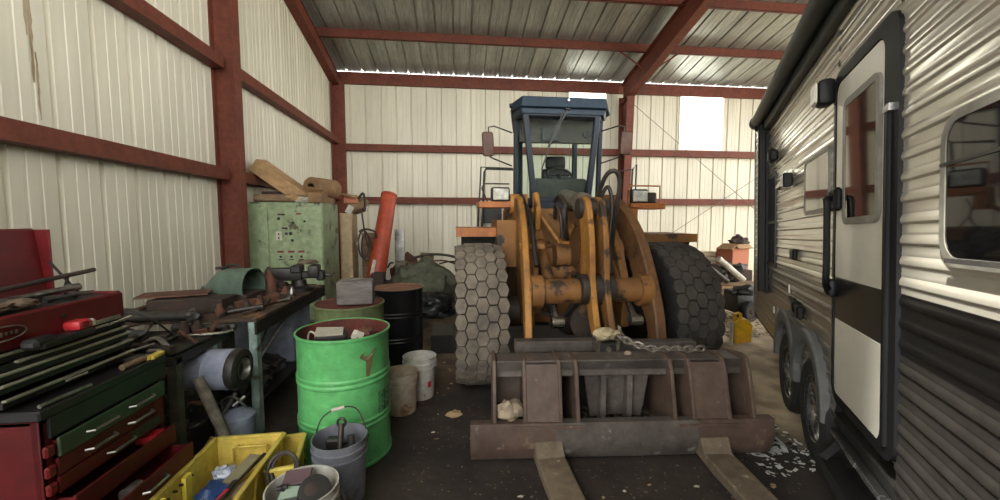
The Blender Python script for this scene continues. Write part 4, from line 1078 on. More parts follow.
# ---- near low table of black angle iron
nt_ = empty('steel_table', (-2.1, 2.72, 0), 'low black angle iron table covered in junk beside the tool chest', 'table')
MB().bb(-2.62, -1.60, 2.42, 3.02, .80, .82).bb(-1.63, -1.60, 2.42, 3.02, .765, .82).bb(-2.62, -1.60, 2.42, 2.45, .765, .82).build('table_top', M_blk, nt_, bev=.003)
for x in (-1.625, -2.59):
    for y in (2.44, 3.0):
        MB().bb(x - .025, x + .025, y - .004, y + .004, 0, .80).bb(x + .017, x + .025, y - .0, y + .05, 0, .80).build('leg', mat('olive_leg', (84, 82, 66), (56, 54, 46), scale=6, rough=.7, c3=(120, 116, 96), s3=8, t3=.62) if x > -2 and y < 2.5 else M_blk, nt_)
MB().bb(-2.6, -1.62, 2.44, 3.0, .30, .315).build('lower_shelf', M_blk, nt_)
# ---- main bench
wb = empty('workbench', (-2.0, 3.75, 0), 'long steel workbench with worn pale green legs and a cluttered top', 'workbench')
MB().bb(-2.62, -1.45, 3.06, 4.62, .855, .88, bev=.003).build('bench_top', M_btop, wb)
MB().bb(-1.465, -1.45, 3.06, 4.62, .76, .853).build('apron', M_blk, wb)
for x in (-1.505, -2.55):
    for y in (3.12, 4.50):
        MB().bb(x - .01, x + .05, y - .045, y - .035, 0, .855).bb(x + .04, x + .05, y - .045, y + .01, 0, .855).build('leg', M_jade, wb, bev=.002)
MB().bb(-2.6, -1.50, 3.12, 4.55, .20, .22).build('lower_shelf', M_blk, wb)
rodthing('steel_rod', (-1.52, 3.26, .62), (-1.72, 3.95, .74), .008, M_dst, 'thin steel rod leaning under the workbench', 'rod')
rodthing('conduit_pipe', (-1.56, 3.30, .50), (-1.68, 4.3, .70), .014, M_steel, 'grey conduit pipe poking out from under the workbench', 'pipe')
one(MB().bb(-2.1, -1.56, 4.0, 4.46, .222, .80, bev=.01), 'parts_bin', M_plas, 'grey blue steel bin on the shelf below the workbench', 'bin')

# bench clutter
BT = .882; NT = .822
# green cowl: half barrel with an open end
gc = empty('metal_cowl', (-1.94, 3.72, BT + .10), 'rounded dull green metal cowl with open end lying on the workbench', 'cowl', rz=-8)
def gmb(): return MB(WM[gc.name])
b = gmb(); rows = []
nA, nB = 22, 16
for i in range(nB + 1):
    t = i / nB; x = -.24 + .46 * t
    k = math.sin(min(1, .22 + t * 1.5) * PI / 2) if t < .5 else 1.0
    if t > .8: k = 1.0
    row = []
    for j in range(nA + 1):
        a = PI * (-.10 + 1.20 * j / nA)
        cut = .10 * max(0, t - .7) / .3 * max(0, math.cos(a))
        row.append(b.bm.verts.new((x * .86, -.16 * k * math.cos(a), .01 + .185 * k * max(0, math.sin(a)) ** .75 if math.sin(a) > 0 else .01 + .1 * math.sin(a) * k)))
    rows.append(row)
for p, q in zip(rows, rows[1:]):
    for j in range(nA): b.bm.faces.new((p[j], p[j + 1], q[j + 1], q[j]))
b.bm.faces.new(rows[0])
b.build('shell', mat('cowl_green', (92, 112, 98), (74, 92, 80), scale=4, rough=.45, c3=(120, 122, 100), s3=5, t3=.62), gc, solid=.008, angle=60)
gmb().tube([(-.05, .0, .19), (-.04, .0, .22), (.05, .0, .225), (.07, .0, .19)], .012).box((-.09, 0, .20), (.07, .09, .02), bev=.005).build('lug', M_dst, gc)
# rusty box and slabs under it
one(MB().bb(-2.34, -1.80, 3.28, 3.52, BT, BT + .105, bev=.006), 'steel_box', M_rustd, 'dark rusty steel box on the workbench in front of the green cowl', 'box')
one(MB().box((-2.02, 3.70, BT + .046), (.56, .34, .09), bev=.01), 'steel_block', M_rustd, 'dark iron block underneath the green cowl', 'block')
one(MB().box((-2.24, 3.46, BT + .125), (.46, .26, .012), rot=(0, 0, 20)), 'rusty_sheet', M_rust, 'jagged rusty sheet lying on the dark steel box', 'sheet')
one(MB().bar((-1.76, 3.40, BT + .03), (-1.55, 3.66, BT + .035), .07, .06, bev=.004).rod((-1.60, 3.60, BT + .05), (-1.56, 3.68, BT + .05), .04), 'channel_iron', M_rust, 'short brown channel iron across the front of the workbench', 'iron')
one(MB().lathe([(.0, 0), (.055, 0), (.06, .03), (.055, .15), (.03, .20), (.018, .24), (0, .24)], c=(-1.74, 3.96, BT), seg=20), 'rusty_bottle', M_rust, 'tall rusty round bottle standing on the workbench near the vise', 'bottle')
# vise
vi = empty('bench_vise', (-1.58, 4.26, BT), 'dark bulky bench vise at the far end of the workbench', 'vise', rz=8)
def vmb(): return MB(WM[vi.name])
vmb().lathe([(0, 0), (.13, 0), (.13, .025), (.07, .05), (.06, .11), (0, .11)], seg=20).build('vise_base', M_blk, vi)
vmb().box((-.14, 0, .17), (.34, .11, .13), bev=.02, seg=2).box((-.02, 0, .225), (.10, .19, .07), bev=.012).box((.10, 0, .16), (.24, .07, .075), bev=.012).build('fixed_jaw', M_blk, vi)
vmb().box((.14, 0, .195), (.10, .19, .13), bev=.02, seg=2).box((.20, 0, .15), (.09, .09, .11), bev=.02).build('moving_jaw', M_blk, vi)
vmb().rod((.24, 0, .15), (.31, 0, .15), .02).rod((.30, -.12, .145), (.30, .12, .155), .011).sph((.30, .12, .155), .018).build('screw_handle', M_iron, vi)
one(MB().lump((-1.50, 4.30, BT + .285), (.09, .07, .03), 9, .3, flat=-.5), 'rag', mat('oily_cloth', (132, 116, 96), (98, 84, 70), scale=8, rough=.95), 'brown cloth rag draped over the bench vise jaws', 'rag')
one(MB().rod((-1.68, 4.42, BT), (-1.68, 4.42, BT + .16), .045).sph((-1.68, 4.42, BT + .2), .05).rod((-1.68, 4.42, BT + .2), (-1.62, 4.42, BT + .29), .02), 'oil_can', M_rust, 'rusty oil can standing behind the bench vise', 'can')
one(MB().lump((-1.84, 4.2, BT + .07), (.12, .10, .09), 21, .55), 'casting', M_rustd, 'lumpy dark iron casting on the workbench behind the rusty bottle', 'casting')
one(MB().lump((-1.92, 4.40, BT + .10), (.08, .09, .12), 23, .6), 'gear_housing', M_rust, 'upright rusty gear housing at the back of the workbench', 'casting')
one(MB().box((-1.60, 4.46, BT + .012), (.22, .10, .022), rot=(0, 0, 20)), 'wood_strip', M_wood, 'pale wooden slat lying on the workbench end by the vise', 'slat')
one(MB().box((-1.72, 4.02, BT + .012), (.30, .07, .02), rot=(0, 0, 30)), 'flat_bar', M_dst, 'flat steel bar lying in front of the bench vise', 'bar')
for i in range(10):
    x = R.uniform(-2.4, -1.56); y = R.uniform(3.70, 4.15)
    if abs(x + 1.98) < .34 and abs(y - 3.7) < .26: y = 4.08
    one(MB().lump((x, y, BT + .025), (R.uniform(.03, .06), R.uniform(.02, .05), R.uniform(.02, .04)), 40 + i, .5, sub=2), 'scrap_part', [M_rust, M_rustd, M_dst][i % 3], 'small rusty scrap part lying on the workbench top', 'part', 'scrap parts on the workbench')
G_b = 'odds and ends heaped on the workbench'
def odd(kind, x, y, z):
    a = R.uniform(0, PI); L = R.uniform(.05, .16); dx_, dy_ = math.cos(a) * L, math.sin(a) * L
    b = MB()
    if kind == 0: b.rod((x - dx_, y - dy_, z + .015), (x + dx_, y + dy_, z + R.uniform(.015, .06)), R.uniform(.008, .018), seg=8).rod((x + dx_ * .8, y + dy_ * .8, z + .03), (x + dx_, y + dy_, z + .03), .024, seg=8)
    elif kind == 1: b.box((x, y, z + .02), (L, R.uniform(.03, .09), R.uniform(.012, .035)), rot=(0, R.uniform(-8, 8), math.degrees(a)), bev=.004)
    elif kind == 2: b.tube([(x + .045 * math.cos(t), y + .045 * math.sin(t), z + .014 + .012 * math.cos(t)) for t in [2 * PI * k / 14 for k in range(14)]], .012, seg=6, smooth=False, closed=True)
    elif kind == 3: b.lathe([(0, 0), (.03, 0), (.032, .05), (.02, .07), (.02, .09), (0, .09)], c=(x, y, z), seg=14)
    else: b.tube([(x - dx_, y - dy_, z + .015), (x - dx_ * .2, y + .04, z + .05), (x + dx_, y + dy_, z + .02)], .011, seg=6)
    return b
mts = [M_rust, M_rustd, M_dst, M_iron, M_steel, M_rustd]
for i in range(46):
    x = R.uniform(-2.5, -1.50); y = R.uniform(3.12, 4.55)
    if abs(x + 1.98) < .36 and 3.24 < y < 3.92: x = R.uniform(-1.66, -1.50)
    one(odd(i % 5, x, y, BT), ['rod_end', 'metal_plate', 'pipe_ring', 'fitting', 'bent_bracket'][i % 5], mts[R.randrange(6)], 'loose oily metal odd and end heaped on the workbench top', 'part', G_b)
for i in range(26):
    x = R.uniform(-2.5, -1.66); y = R.uniform(2.48, 2.98)
    one(odd(i % 5, x, y, NT), ['rod_end', 'metal_plate', 'pipe_ring', 'fitting', 'bent_bracket'][i % 5], mts[R.randrange(6)], 'loose greasy metal piece heaped on the low black table', 'part', 'odds and ends on the low table')
for i in range(22):
    x = R.uniform(-2.0, -1.58); y = R.uniform(2.5, 3.0) if i % 2 else R.uniform(3.2, 4.0)
    one(odd(i % 5, x, y, .316 if y < 3.05 else .222), ['rod_end', 'metal_plate', 'pipe_ring', 'fitting', 'bent_bracket'][i % 5], mts[R.randrange(6)], 'loose metal piece stored on the shelf underneath the benches', 'part', 'odds and ends under the benches')
# clutter on the near table
one(MB().tube([(-1.72 + .17 * math.cos(a), 2.93 + .10 * math.sin(a), NT + .012) for a in [2 * PI * k / 28 for k in range(28)]], .010, seg=8, smooth=False, closed=True), 'steel_ring', M_brt, 'bright steel hoop lying flat on the low table', 'ring')
one(MB().rod((-1.96, 2.98, NT + .03), (-1.56, 2.96, NT + .03), .022).sph((-1.56, 2.96, NT + .03), .032).rod((-1.58, 2.90, NT + .03), (-1.58, 3.02, NT + .03), .016), 'pipe_wrench', M_dst, 'thick grey bar with a knuckle end at the far edge of the low table', 'tool')
one(MB().rod((-2.16, 2.62, NT + .06), (-1.66, 2.48, NT + .025), .020).rod((-1.70, 2.49, NT + .027), (-1.64, 2.475, NT + .022), .024), 'torch_tube', M_rustd, 'long brown tube with a pale tip pointing over the low table edge', 'tube')
cl = one(MB().tube([(-1.70, 2.53, NT + .02), (-1.76, 2.55, NT + .07), (-1.83, 2.56, NT + .05), (-1.86, 2.53, NT + .018)], .016).rod((-1.66, 2.50, NT + .02), (-1.76, 2.52, NT + .02), .014).box((-1.72, 2.47, NT + .022), (.09, .04, .03), rot=(0, 0, 20), bev=.008), 'pipe_clamp', M_steel, 'bright jointed pipe clamp near the front edge of the low table', 'clamp')
rodthing('ratchet', (-1.90, 2.44, NT + .013), (-1.76, 2.52, NT + .05), .009, M_steel, 'shiny ratchet handle propped beside the jointed pipe clamp', 'tool')
one(MB().lathe([(0, 0), (.10, 0), (.155, .09), (.15, .09), (.095, .01), (0, .01)], c=(-2.02, 2.56, NT), seg=28), 'metal_bowl', mat('dark_bowl', (84, 84, 84), (60, 60, 60), scale=4, rough=.4, metal=.4), 'dark metal bowl on the low table next to the tool chest', 'bowl')
one(MB().tube([(-2.16, 2.84, NT + .10), (-2.10, 2.70, NT + .20), (-1.96, 2.62, NT + .23), (-1.86, 2.66, NT + .16), (-1.84, 2.78, NT + .04), (-1.92, 2.90, NT + .02)], .006), 'wire_loop', M_dst, 'springy wire loop arching over the low table', 'wire')
one(MB().xy([(-2.5, 2.70), (-2.20, 2.60), (-2.08, 2.86), (-2.36, 3.0)], NT + .08, NT + .09).lump((-2.3, 2.8, NT + .04), (.2, .12, .05), 33, .3), 'canvas_bundle', M_rustd, 'flattened brown canvas bundle at the back of the low table', 'bundle')
one(MB().rod((-2.3, 3.04, NT + .10), (-1.85, 3.02, NT + .10), .035).lump((-1.84, 3.02, NT + .10), (.05, .05, .04), 8, .3), 'wrapped_pipe', M_dst, 'pipe wrapped in grey cloth lying across the back of the table', 'pipe')
for i in range(8):
    x = R.uniform(-2.45, -1.68); y = R.uniform(2.56, 2.84)
    one(MB().lump((x, y, NT + .02), (R.uniform(.03, .07), R.uniform(.02, .05), R.uniform(.015, .03)), 60 + i, .5, sub=2), 'scrap_part', [M_rustd, M_dst, M_rust][i % 3], 'dirty scrap piece lying on the low black table', 'part', 'scrap pieces on the low table')
# under the table: air cleaner drum, cans, a leaning pipe, junk
ac = empty('filter_housing', (-1.62, 2.76, .62), 'pale grey cylindrical filter housing lying on its side under the low table', 'filter housing')
mm = Matrix.Translation((-1.60, 2.76, .62)) @ rotm(0, 0, -3) @ rotm(0, 90, 0)
MB().lathe([(.0, -.16), (.125, -.16), (.13, -.15), (.13, .0), (.134, .01), (.13, .02), (.132, .15), (.0, .15)], seg=36, m=mm).build('canister', M_plas, ac)
MB().lathe([(.08, .15), (.132, .15), (.136, .17), (.128, .20), (.085, .21), (.075, .19), (.055, .17), (.0, .165)], seg=36, m=mm).build('end_ring', M_dst, ac)
MB().lathe([(.055, .168), (.066, .212), (.072, .212), (.066, .165)], seg=30, m=mm).build('lip', M_steel, ac)
MB().rod((-2.22, 2.84, .54), (-1.84, 2.79, .58), .115, seg=28).build('sleeve', M_dst, ac)
MB().tube([(-1.83, 2.785 + .11 * math.cos(a), .585 + .11 * math.sin(a)) for a in [2 * PI * k / 24 for k in range(24)]], .007, smooth=False, closed=True, seg=6).build('sleeve_lip', M_steel, ac)
one(MB().bb(-2.2, -1.66, 2.60, 3.0, .317, .44, bev=.01), 'crate_box', M_blk, 'black box on the low table shelf holding up the filter housing', 'box')
jc = empty('metal_can', (-1.52, 2.86, 0), 'dull metal can with a bail handle on the floor beneath the benches', 'can')
MB().lathe([(0, 0), (.11, 0), (.118, .02), (.118, .235), (.122, .24), (.122, .255), (.112, .262), (.04, .30), (.0, .305)], c=(-1.52, 2.86, .0), seg=28).build('can_body', M_plas, jc)
MB().tube([(-1.60, 2.86, .30), (-1.58, 2.83, .38), (-1.50, 2.82, .40), (-1.45, 2.86, .31)], .008).rod((-1.56, 2.80, .31), (-1.50, 2.84, .42), .014).rod((-1.52, 2.84, .33), (-1.46, 2.88, .38), .014).build('bail_handle', M_steel, jc)
rodthing('pipe', (-1.38, 2.60, .06), (-1.60, 2.62, .62), .032, mat('mottled_pipe', (150, 142, 128), (84, 76, 68), scale=9, rough=.7), 'mottled grey pipe leaning against the edge of the low table', 'pipe', seg=16)
one(MB().rod((-1.60, 2.66, .10), (-1.56, 2.70, .18), .035), 'oil_filter', M_ylw, 'small yellow canister on the floor at the foot of the leaning pipe', 'canister')
for i in range(14):
    p = V((R.uniform(-1.85, -1.62), R.uniform(2.5, 2.85), R.uniform(.335, .42))); q = p + V((R.uniform(-.14, .14), R.uniform(-.04, .12), R.uniform(-.03, .06)))
    one(MB().tube([p, (p + q) / 2 + V((0, 0, .03)), q], R.uniform(.012, .024)), 'scrap_iron', [M_steel, M_dst, M_rust, M_iron][i % 4], 'bent scrap iron piece heaped on the shelf under the low table', 'scrap', 'scrap iron under the low table')
one(MB().lump((-1.8, 2.56, .03), (.28, .14, .06), 71, .4), 'dirt_heap', M_rustd, 'low heap of dirt and rust under the low table', 'dirt')
one(MB().lump((-1.62, 3.35, .32), (.10, .2, .10), 75, .5), 'engine_part', M_blk, 'black engine part on the lower shelf of the workbench', 'engine part')
one(MB().lump((-1.70, 3.75, .30), (.14, .16, .08), 76, .5), 'engine_part', M_dst, 'greasy grey engine part beside the grey blue bin on the shelf', 'engine part')

# ---- yellow crates
def crate(root, x0, x1, y0, y1, h, fl=.03, rz=0):
    cx, cy = (x0 + x1) / 2, (y0 + y1) / 2
    fr = WM[root.name]
    hx, hy = (x1 - x0) / 2, (y1 - y0) / 2
    b = MB(fr); t = .008
    lo = [(-hx + fl, -hy + fl), (hx - fl, -hy + fl), (hx - fl, hy - fl), (-hx + fl, hy - fl)]; hi = [(-hx, -hy), (hx, -hy), (hx, hy), (-hx, hy)]
    A = [b.bm.verts.new((x, y, .004)) for x, y in lo]; B = [b.bm.verts.new((x, y, h)) for x, y in hi]
    A2 = [b.bm.verts.new((x * .96, y * .97, .014)) for x, y in lo]; B2 = [b.bm.verts.new((x - math.copysign(t, x), y - math.copysign(t, y), h)) for x, y in hi]
    b.bm.faces.new(A); b.bm.faces.new(A2)
    for i in range(4):
        j = (i + 1) % 4
        for P, Q in ((A, B), (A2, B2), (B, B2)): b.bm.faces.new((P[i], P[j], Q[j], Q[i]))
    o = b.build('crate_body', M_ylw, root, smooth=False)
    r = MB(fr)
    for i in range(4):
        j = (i + 1) % 4
        r.bar((*hi[i], h), (*hi[j], h), .026, .016, bev=.004)
    r.build('rim', M_ylw, root)
    rb = MB(fr); n = 5
    for s in (-1, 1):
        for k in range(n):
            y = -hy * .8 + 2 * hy * .8 * k / (n - 1)
            rb.bar((s * (hx - fl) * 1.0 + s * .006, y, .03), (s * hx + s * .004, y, h - .02), .02, .012, up=(s, 0, 0))
    for k in range(3):
        x = -hx * .6 + 2 * hx * .6 * k / 2
        rb.bar((x, hy - fl + .006, .03), (x, hy + .004, h - .02), .02, .012, up=(0, 1, 0))
    rb.build('side_rib', M_ylw, root)
    return o
yc = empty('yellow_crate', (-1.185, 2.03, 0), 'yellow plastic crate full of hand tools and cloth in front of the open drawers', 'crate', rz=2)
crate(yc, -1.37, -1.0, 1.66, 2.40, .34)
MB(WM[yc.name]).bb(-.165, -.145, .02, .07, .16, .33).bb(-.165, -.145, -.17, -.12, .16, .33).build('inner_rib', mat('bright_yellow', (228, 206, 80), rough=.5), yc)
hd_ = MB(WM[yc.name]); b = [(-.06, .325, .27), (.08, .325, .27), (.08, .322, .20), (-.06, .322, .20)]
hd_.tube([(-.08, .324, .22), (-.08, .330, .30), (.10, .330, .30), (.10, .324, .22)], .006, smooth=False).build('handle_panel', M_ylw, yc)
for i in range(14):
    y = R.uniform(-.25, .1); z = R.uniform(.20, .32); MB(WM[yc.name]).rod((-.172 + (z - .34) * -.03, y, z), (-.155 + (z - .34) * -.03, y, z), .006, seg=8).build('vent_hole', M_blk, yc)
def ymb(): return MB(WM[yc.name])
def inc(mb, name, m, label, cat, **k): return one(mb, name, m, label, cat, **k)
inc(ymb().lump((.02, -.02, .06), (.12, .26, .07), 5, .3), 'cloth_heap', M_rustd, 'dark heap of cloth filling the bottom of the yellow crate', 'cloth')
inc(ymb().lump((-.06, .10, .19), (.075, .10, .05), 7, .35), 'blue_bag', mat('blue_vinyl', (44, 76, 132), (34, 58, 104), scale=6, rough=.4), 'crumpled blue bag inside the yellow crate', 'bag')
inc(ymb().lump((-.06, .20, .225), (.055, .05, .045), 8, .45, freq=3), 'plastic_bag', mat('clear_plastic_bag', (190, 198, 214), (120, 130, 160), scale=14, rough=.2, coat=.4), 'shiny crinkled plastic bag at the back of the yellow crate', 'bag')
inc(ymb().bar((.02, -.30, .225), (.075, .22, .285), .028, .014, bev=.003), 'saw_blade', M_dst, 'long dark steel blade lying lengthwise across the yellow crate', 'blade')
inc(ymb().bar((-.03, -.22, .215), (.13, .24, .30), .016, .012), 'flat_rod', M_rustd, 'narrow brown rod crossing the tools in the yellow crate', 'rod')
inc(ymb().prism([(-.02, 0), (.04, 0), (.055, .18), (-.0, .17)], .012, Matrix.Translation((.02, .05, .265)) @ rotm(20, 10, -15)), 'trowel', mat('khaki_steel', (132, 126, 96), (108, 102, 80), scale=8, rough=.6), 'khaki trowel blade poking up in the yellow crate', 'trowel')
inc(ymb().rod((-.02, -.24, .21), (.05, .0, .262), .011), 'red_handle_tool', M_rpl, 'red handled tool lying in the yellow crate', 'tool')
inc(ymb().lump((.075, -.10, .215), (.055, .09, .04), 12, .25), 'wood_block', M_wood, 'rounded worn wooden tool handle in the yellow crate', 'wood')
inc(ymb().lump((.09, .05, .205), (.05, .11, .04), 13, .25), 'mallet_head', mat('tan_wood', (150, 128, 102), (118, 100, 80), scale=6, rough=.8), 'tan mallet head beside the steel blade in the yellow crate', 'mallet')
inc(ymb().lump((-.09, -.06, .20), (.05, .07, .03), 14, .3), 'crumpled_cloth', M_wht, 'pale crumpled cloth at the near end of the yellow crate', 'cloth')
y2 = empty('yellow_crate', (-.955, 2.285, 0), 'smaller dirty yellow slotted crate between the tool crate and green drum', 'crate', rz=12)
crate(y2, -1.03, -.89, 2.12, 2.46, .30, fl=.012)
sl = MB(WM[y2.name])
for z in (.10, .16, .22): sl.bar((.072, -.15, z), (.072, .15, z), .006, .022)
sl.build('slot', M_blk, y2)
# ---- coil of hose beside it
one(MB().tube([(-.90 + .075 * math.cos(a), 2.10 + .03 * math.sin(a), .30 + .085 * math.sin(a)) for a in [2 * PI * k / 20 for k in range(20)]], .011, closed=True, smooth=False).tube([(-.90 + .06 * math.cos(a), 2.115 + .03 * math.sin(a), .30 + .07 * math.sin(a)) for a in [2 * PI * k / 20 for k in range(20)]], .010, closed=True, smooth=False), 'hose_coil', M_hose, 'small black coil of hose stuffed between yellow crate and grey bucket', 'hose')
one(MB().lathe([(0, 0), (.07, 0), (.075, .10), (.06, .18), (.06, .205), (0, .205)], c=(-.905, 2.10, 0), seg=20), 'jug', M_blk, 'black jug on the floor carrying the little hose coil', 'jug')

# ---- buckets
def bucket(root, h=.37, r0=.128, r1=.148, m=None, inner=None, dirt=None):
    fr = WM[root.name]
    MB(fr).lathe([(0, .0), (r0, .0), (r0 + .002, .004), (r1 - .006, h - .10), (r1 + .004, h - .098), (r1 + .004, h - .085), (r1 - .003, h - .083), (r1 - .002, h - .055), (r1 + .006, h - .053), (r1 + .006, h - .042), (r1, h - .040), (r1, h - .008), (r1 + .004, h), (r1 - .003, h), (r1 - .006, h - .01), (r0 - .004, .008), (0, .008)], seg=40).build('bucket_body', m, root)
    return root
M_bgrey = mat('grey_bucket', (128, 130, 140), (104, 106, 114), scale=3, rough=.5, c3=(78, 72, 66), s3=4, t3=.55)
M_bwht = mat('white_bucket', (206, 204, 196), (178, 174, 164), scale=3, rough=.45, c3=(126, 100, 76), s3=4, t3=.62)
gb = empty('bucket', (-.665, 2.29, 0), 'dirty grey plastic bucket with a raised wire handle in front of the green drum', 'bucket')
bucket(gb, m=M_bgrey)
MB(WM[gb.name]).tube([(-.15, .03, .33), (-.12, .08, .44), (-.02, .11, .485), (.08, .10, .47), (.15, .05, .33)], .004).build('bail', M_dst, gb)
MB(WM[gb.name]).rod((-.07, .100, .475), (.0, .112, .485), .011).build('bail_grip', M_wht, gb)
MB(WM[gb.name]).rod((0, 0, .25), (0, 0, .255), .13, seg=30).build('oil_filling', M_blk, gb)
one(MB().rod((-.66, 2.26, .255), (-.665, 2.33, .42), .016).tube([(-.665 + .022 * math.cos(a), 2.335, .425 + .026 * math.sin(a)) for a in [2 * PI * k / 14 for k in range(14)]], .008, closed=True, smooth=False), 'ring_spanner', M_iron, 'dark ring spanner standing up in the grey bucket', 'spanner')
one(MB().bb(-.75, -.67, 2.30, 2.36, .255, .34, bev=.01), 'oil_bottle', M_blk, 'black square bottle inside the grey bucket', 'bottle')
one(MB().rod((-.60, 2.30, .255), (-.61, 2.32, .355), .022), 'grease_tube', M_dst, 'dark grease tube leaning in the grey bucket', 'tube')
b2 = empty('bucket', (-.715, 1.865, 0), 'white plastic bucket holding an angle grinder and rags', 'bucket')
bucket(b2, m=M_bwht, r1=.155, r0=.135)
MB(WM[b2.name]).rod((0, 0, .20), (0, 0, .205), .142, seg=30).build('dark_filling', M_blk, b2)
MB(WM[b2.name]).tube([(.155, -.03, .32), (.185, .02, .25), (.18, .06, .21), (.158, .05, .31)], .004).build('bail', M_steel, b2)
ag = empty('angle_grinder', (-.66, 1.865, .33), 'black angle grinder with round disc guard sitting in the white bucket', 'grinder')
MB().lathe([(0, 0), (.02, 0), (.03, .012), (.068, .018), (.072, .03), (.068, .05), (.0, .055)], seg=30, m=Matrix.Translation((-.655, 1.845, .335)) @ rotm(35, 0, 20)).build('guard', M_blk, ag)
MB().lathe([(0, 0), (.026, 0), (.03, .008), (.02, .012), (0, .012)], seg=20, m=Matrix.Translation((-.658, 1.818, .376)) @ rotm(35, 0, 20)).build('disc_nut', M_rustd, ag)
MB().rod((-.66, 1.90, .31), (-.79, 1.90, .33), .028).build('motor_body', M_blk, ag)
one(MB().box((-.76, 1.93, .372), (.12, .09, .012), rot=(12, 0, 8), bev=.004), 'sanding_pad', mat('maroon_pad', (112, 88, 94), (92, 72, 78), scale=8, rough=.9), 'maroon sanding pad stuffed in the white bucket', 'pad')
one(MB().prism([(0, 0), (.10, .01), (.13, .06), (.02, .07)], .006, Matrix.Translation((-.80, 1.80, .35)) @ rotm(15, 10, 20)), 'plastic_scraper', mat('mint_plastic', (168, 190, 172), rough=.5), 'pale mint plastic scraper in the white bucket', 'scraper')
one(MB().rod((-.80, 1.86, .30), (-.795, 1.85, .385), .011).rod((-.82, 1.85, .37), (-.775, 1.85, .38), .010), 'clamp', M_blk, 'small black clamp at the side of the white bucket', 'clamp')
for (x, y, lab, h, r, mm) in ((-.33, 3.62, 'clean white bucket with red marking between the drums and loader tyre', .37, .148, M_bwht), (-.46, 3.34, 'stained white bucket with broken rim close behind the green drum', .34, .14, mat('stained_bucket', (194, 186, 168), (150, 128, 100), scale=3, rough=.55, c3=(104, 76, 54), s3=5, t3=.58))):
    b = empty('bucket', (x, y, 0), lab, 'bucket'); bucket(b, h=h, r1=r, r0=r - .02, m=mm)
    MB(WM[b.name]).rod((0, 0, h - .12), (0, 0, h - .115), r - .014, seg=30).build('filling', M_rustd if r < .145 else M_bwht, b)
    if r > .145: MB(WM[b.name]).box((.09, -.10, .14), (.035, .012, .05), rot=(0, 0, 42)).build('red_mark', M_rpl, b)

# ---- drums
def drum_prof(r, h):
    p = [(0, .02), (r - .02, .02), (r - .012, .0), (r + .004, .0), (r + .004, .018), (r - .004, .024)]
    for zc in (h * .33, h * .66):
        for q in (zc - .018, zc + .018): p += [(r - .004, q - .015), (r + .003, q - .005), (r + .003, q + .005), (r - .004, q + .015)]
    p += [(r - .004, h - .03), (r, h - .02), (r + .006, h - .012), (r + .006, h), (r - .006, h)]
    return p
def drum(root, r, h, m, minner, open_=True, lid=None):
    fr = WM[root.name]; prof = drum_prof(r, h)
    if open_:
        prof = prof + [(r - .008, h - .02)]
        MB(fr).lathe(prof, seg=56).build('drum_shell', m, root, angle=30)
        MB(fr).lathe([(r - .0075, h - .004), (r - .009, h - .02), (r - .010, .03), (0, .03)], seg=56).build('drum_lining', minner, root)
    else:
        MB(fr).lathe(prof, seg=56).build('drum_shell', m, root, angle=30)
        MB(fr).lathe([(r - .006, h - .001), (r - .012, h - .012), (0, h - .010)], seg=56).build('drum_head', lid, root)
M_grn = mat('drum_green', (100, 182, 110), (88, 164, 98), scale=1.6, rough=.36, coat=.2, c3=(112, 112, 66), s3=3.2, t3=.70)
M_grn2 = mat('drum_dull_green', (120, 134, 88), (98, 110, 74), scale=4, rough=.55, c3=(104, 78, 54), s3=5, t3=.58)
M_drk = mat('drum_inside_rust', (110, 52, 42), (78, 40, 34), scale=5, rough=.8)
M_dblk = mat('drum_black', (26, 28, 31), (18, 19, 21), scale=3, rough=.28, coat=.3)
M_dlid = mat('drum_lid_rust', (140, 100, 78), (116, 80, 62), scale=5, rough=.8)
gd = empty('steel_drum', (-.765, 2.80, 0), 'bright green open steel drum full of scrap in the middle of the clutter', 'drum')
drum(gd, .30, .86, M_grn, M_drk)
# peeling patch, hazard grid and scuffs on the shell
def onshell(c, r, a, z): return V((c[0] + r * math.cos(a), c[1] + r * math.sin(a), z))
pt = MB(); c = (-.765, 2.80)
poly = [(-.02, .05), (.10, .07), (.06, .035), (.055, -.02), (.035, -.10), (.01, -.10), (.012, .0), (-.03, .03)]
a0 = math.radians(-52)
vs = [pt.bm.verts.new(onshell(c, .3005, a0 + x / .3, .70 + z)) for x, z in poly]; pt.bm.faces.new(vs)
pt.build('peeling_patch', mat('rust_patch', (122, 112, 72), (84, 74, 50), scale=14, rough=.8), gd)
hg = MB(); a0 = math.radians(-32)
for i in range(2):
    for j in range(2):
        x, z = i * .065, -j * .075
        pts = [onshell(c, .3004, a0 + (x + u) / .3, .40 + z + v) for u, v in ((0, 0), (.055, 0), (.055, .062), (0, .062))]
        hg.tube(pts, .0016, seg=4, closed=True, smooth=False)
        pts = [onshell(c, .3004, a0 + (x + u) / .3, .40 + z + v) for u, v in ((.014, .016), (.028, .042), (.042, .018))]
        hg.tube(pts, .002, seg=4, smooth=False)
hg.build('stencil_grid', M_blk, gd)
one(MB().rod((-.765, 2.80, .68), (-.765, 2.80, .72), .28, seg=30), 'scrap_bed', M_rustd, 'dark packed scrap filling the green drum', 'scrap')
one(MB().box((-.84, 2.74, .855), (.17, .12, .02), rot=(6, 4, 12)), 'paper_tray', M_wht, 'white flat box lid lying on the scrap in the green drum', 'lid')
one(MB().box((-.83, 2.74, .785), (.20, .14, .12), rot=(4, 0, 12), bev=.01), 'battery_pack', M_blk, 'black box under the white lid in the green drum', 'box')
one(MB().tube([(-1.0, 2.78, .74), (-.98, 2.76, .84), (-.94, 2.72, .86), (-.90, 2.70, .83)], .006), 'white_cable', M_wht, 'white cable curling over the scrap in the green drum', 'cable')
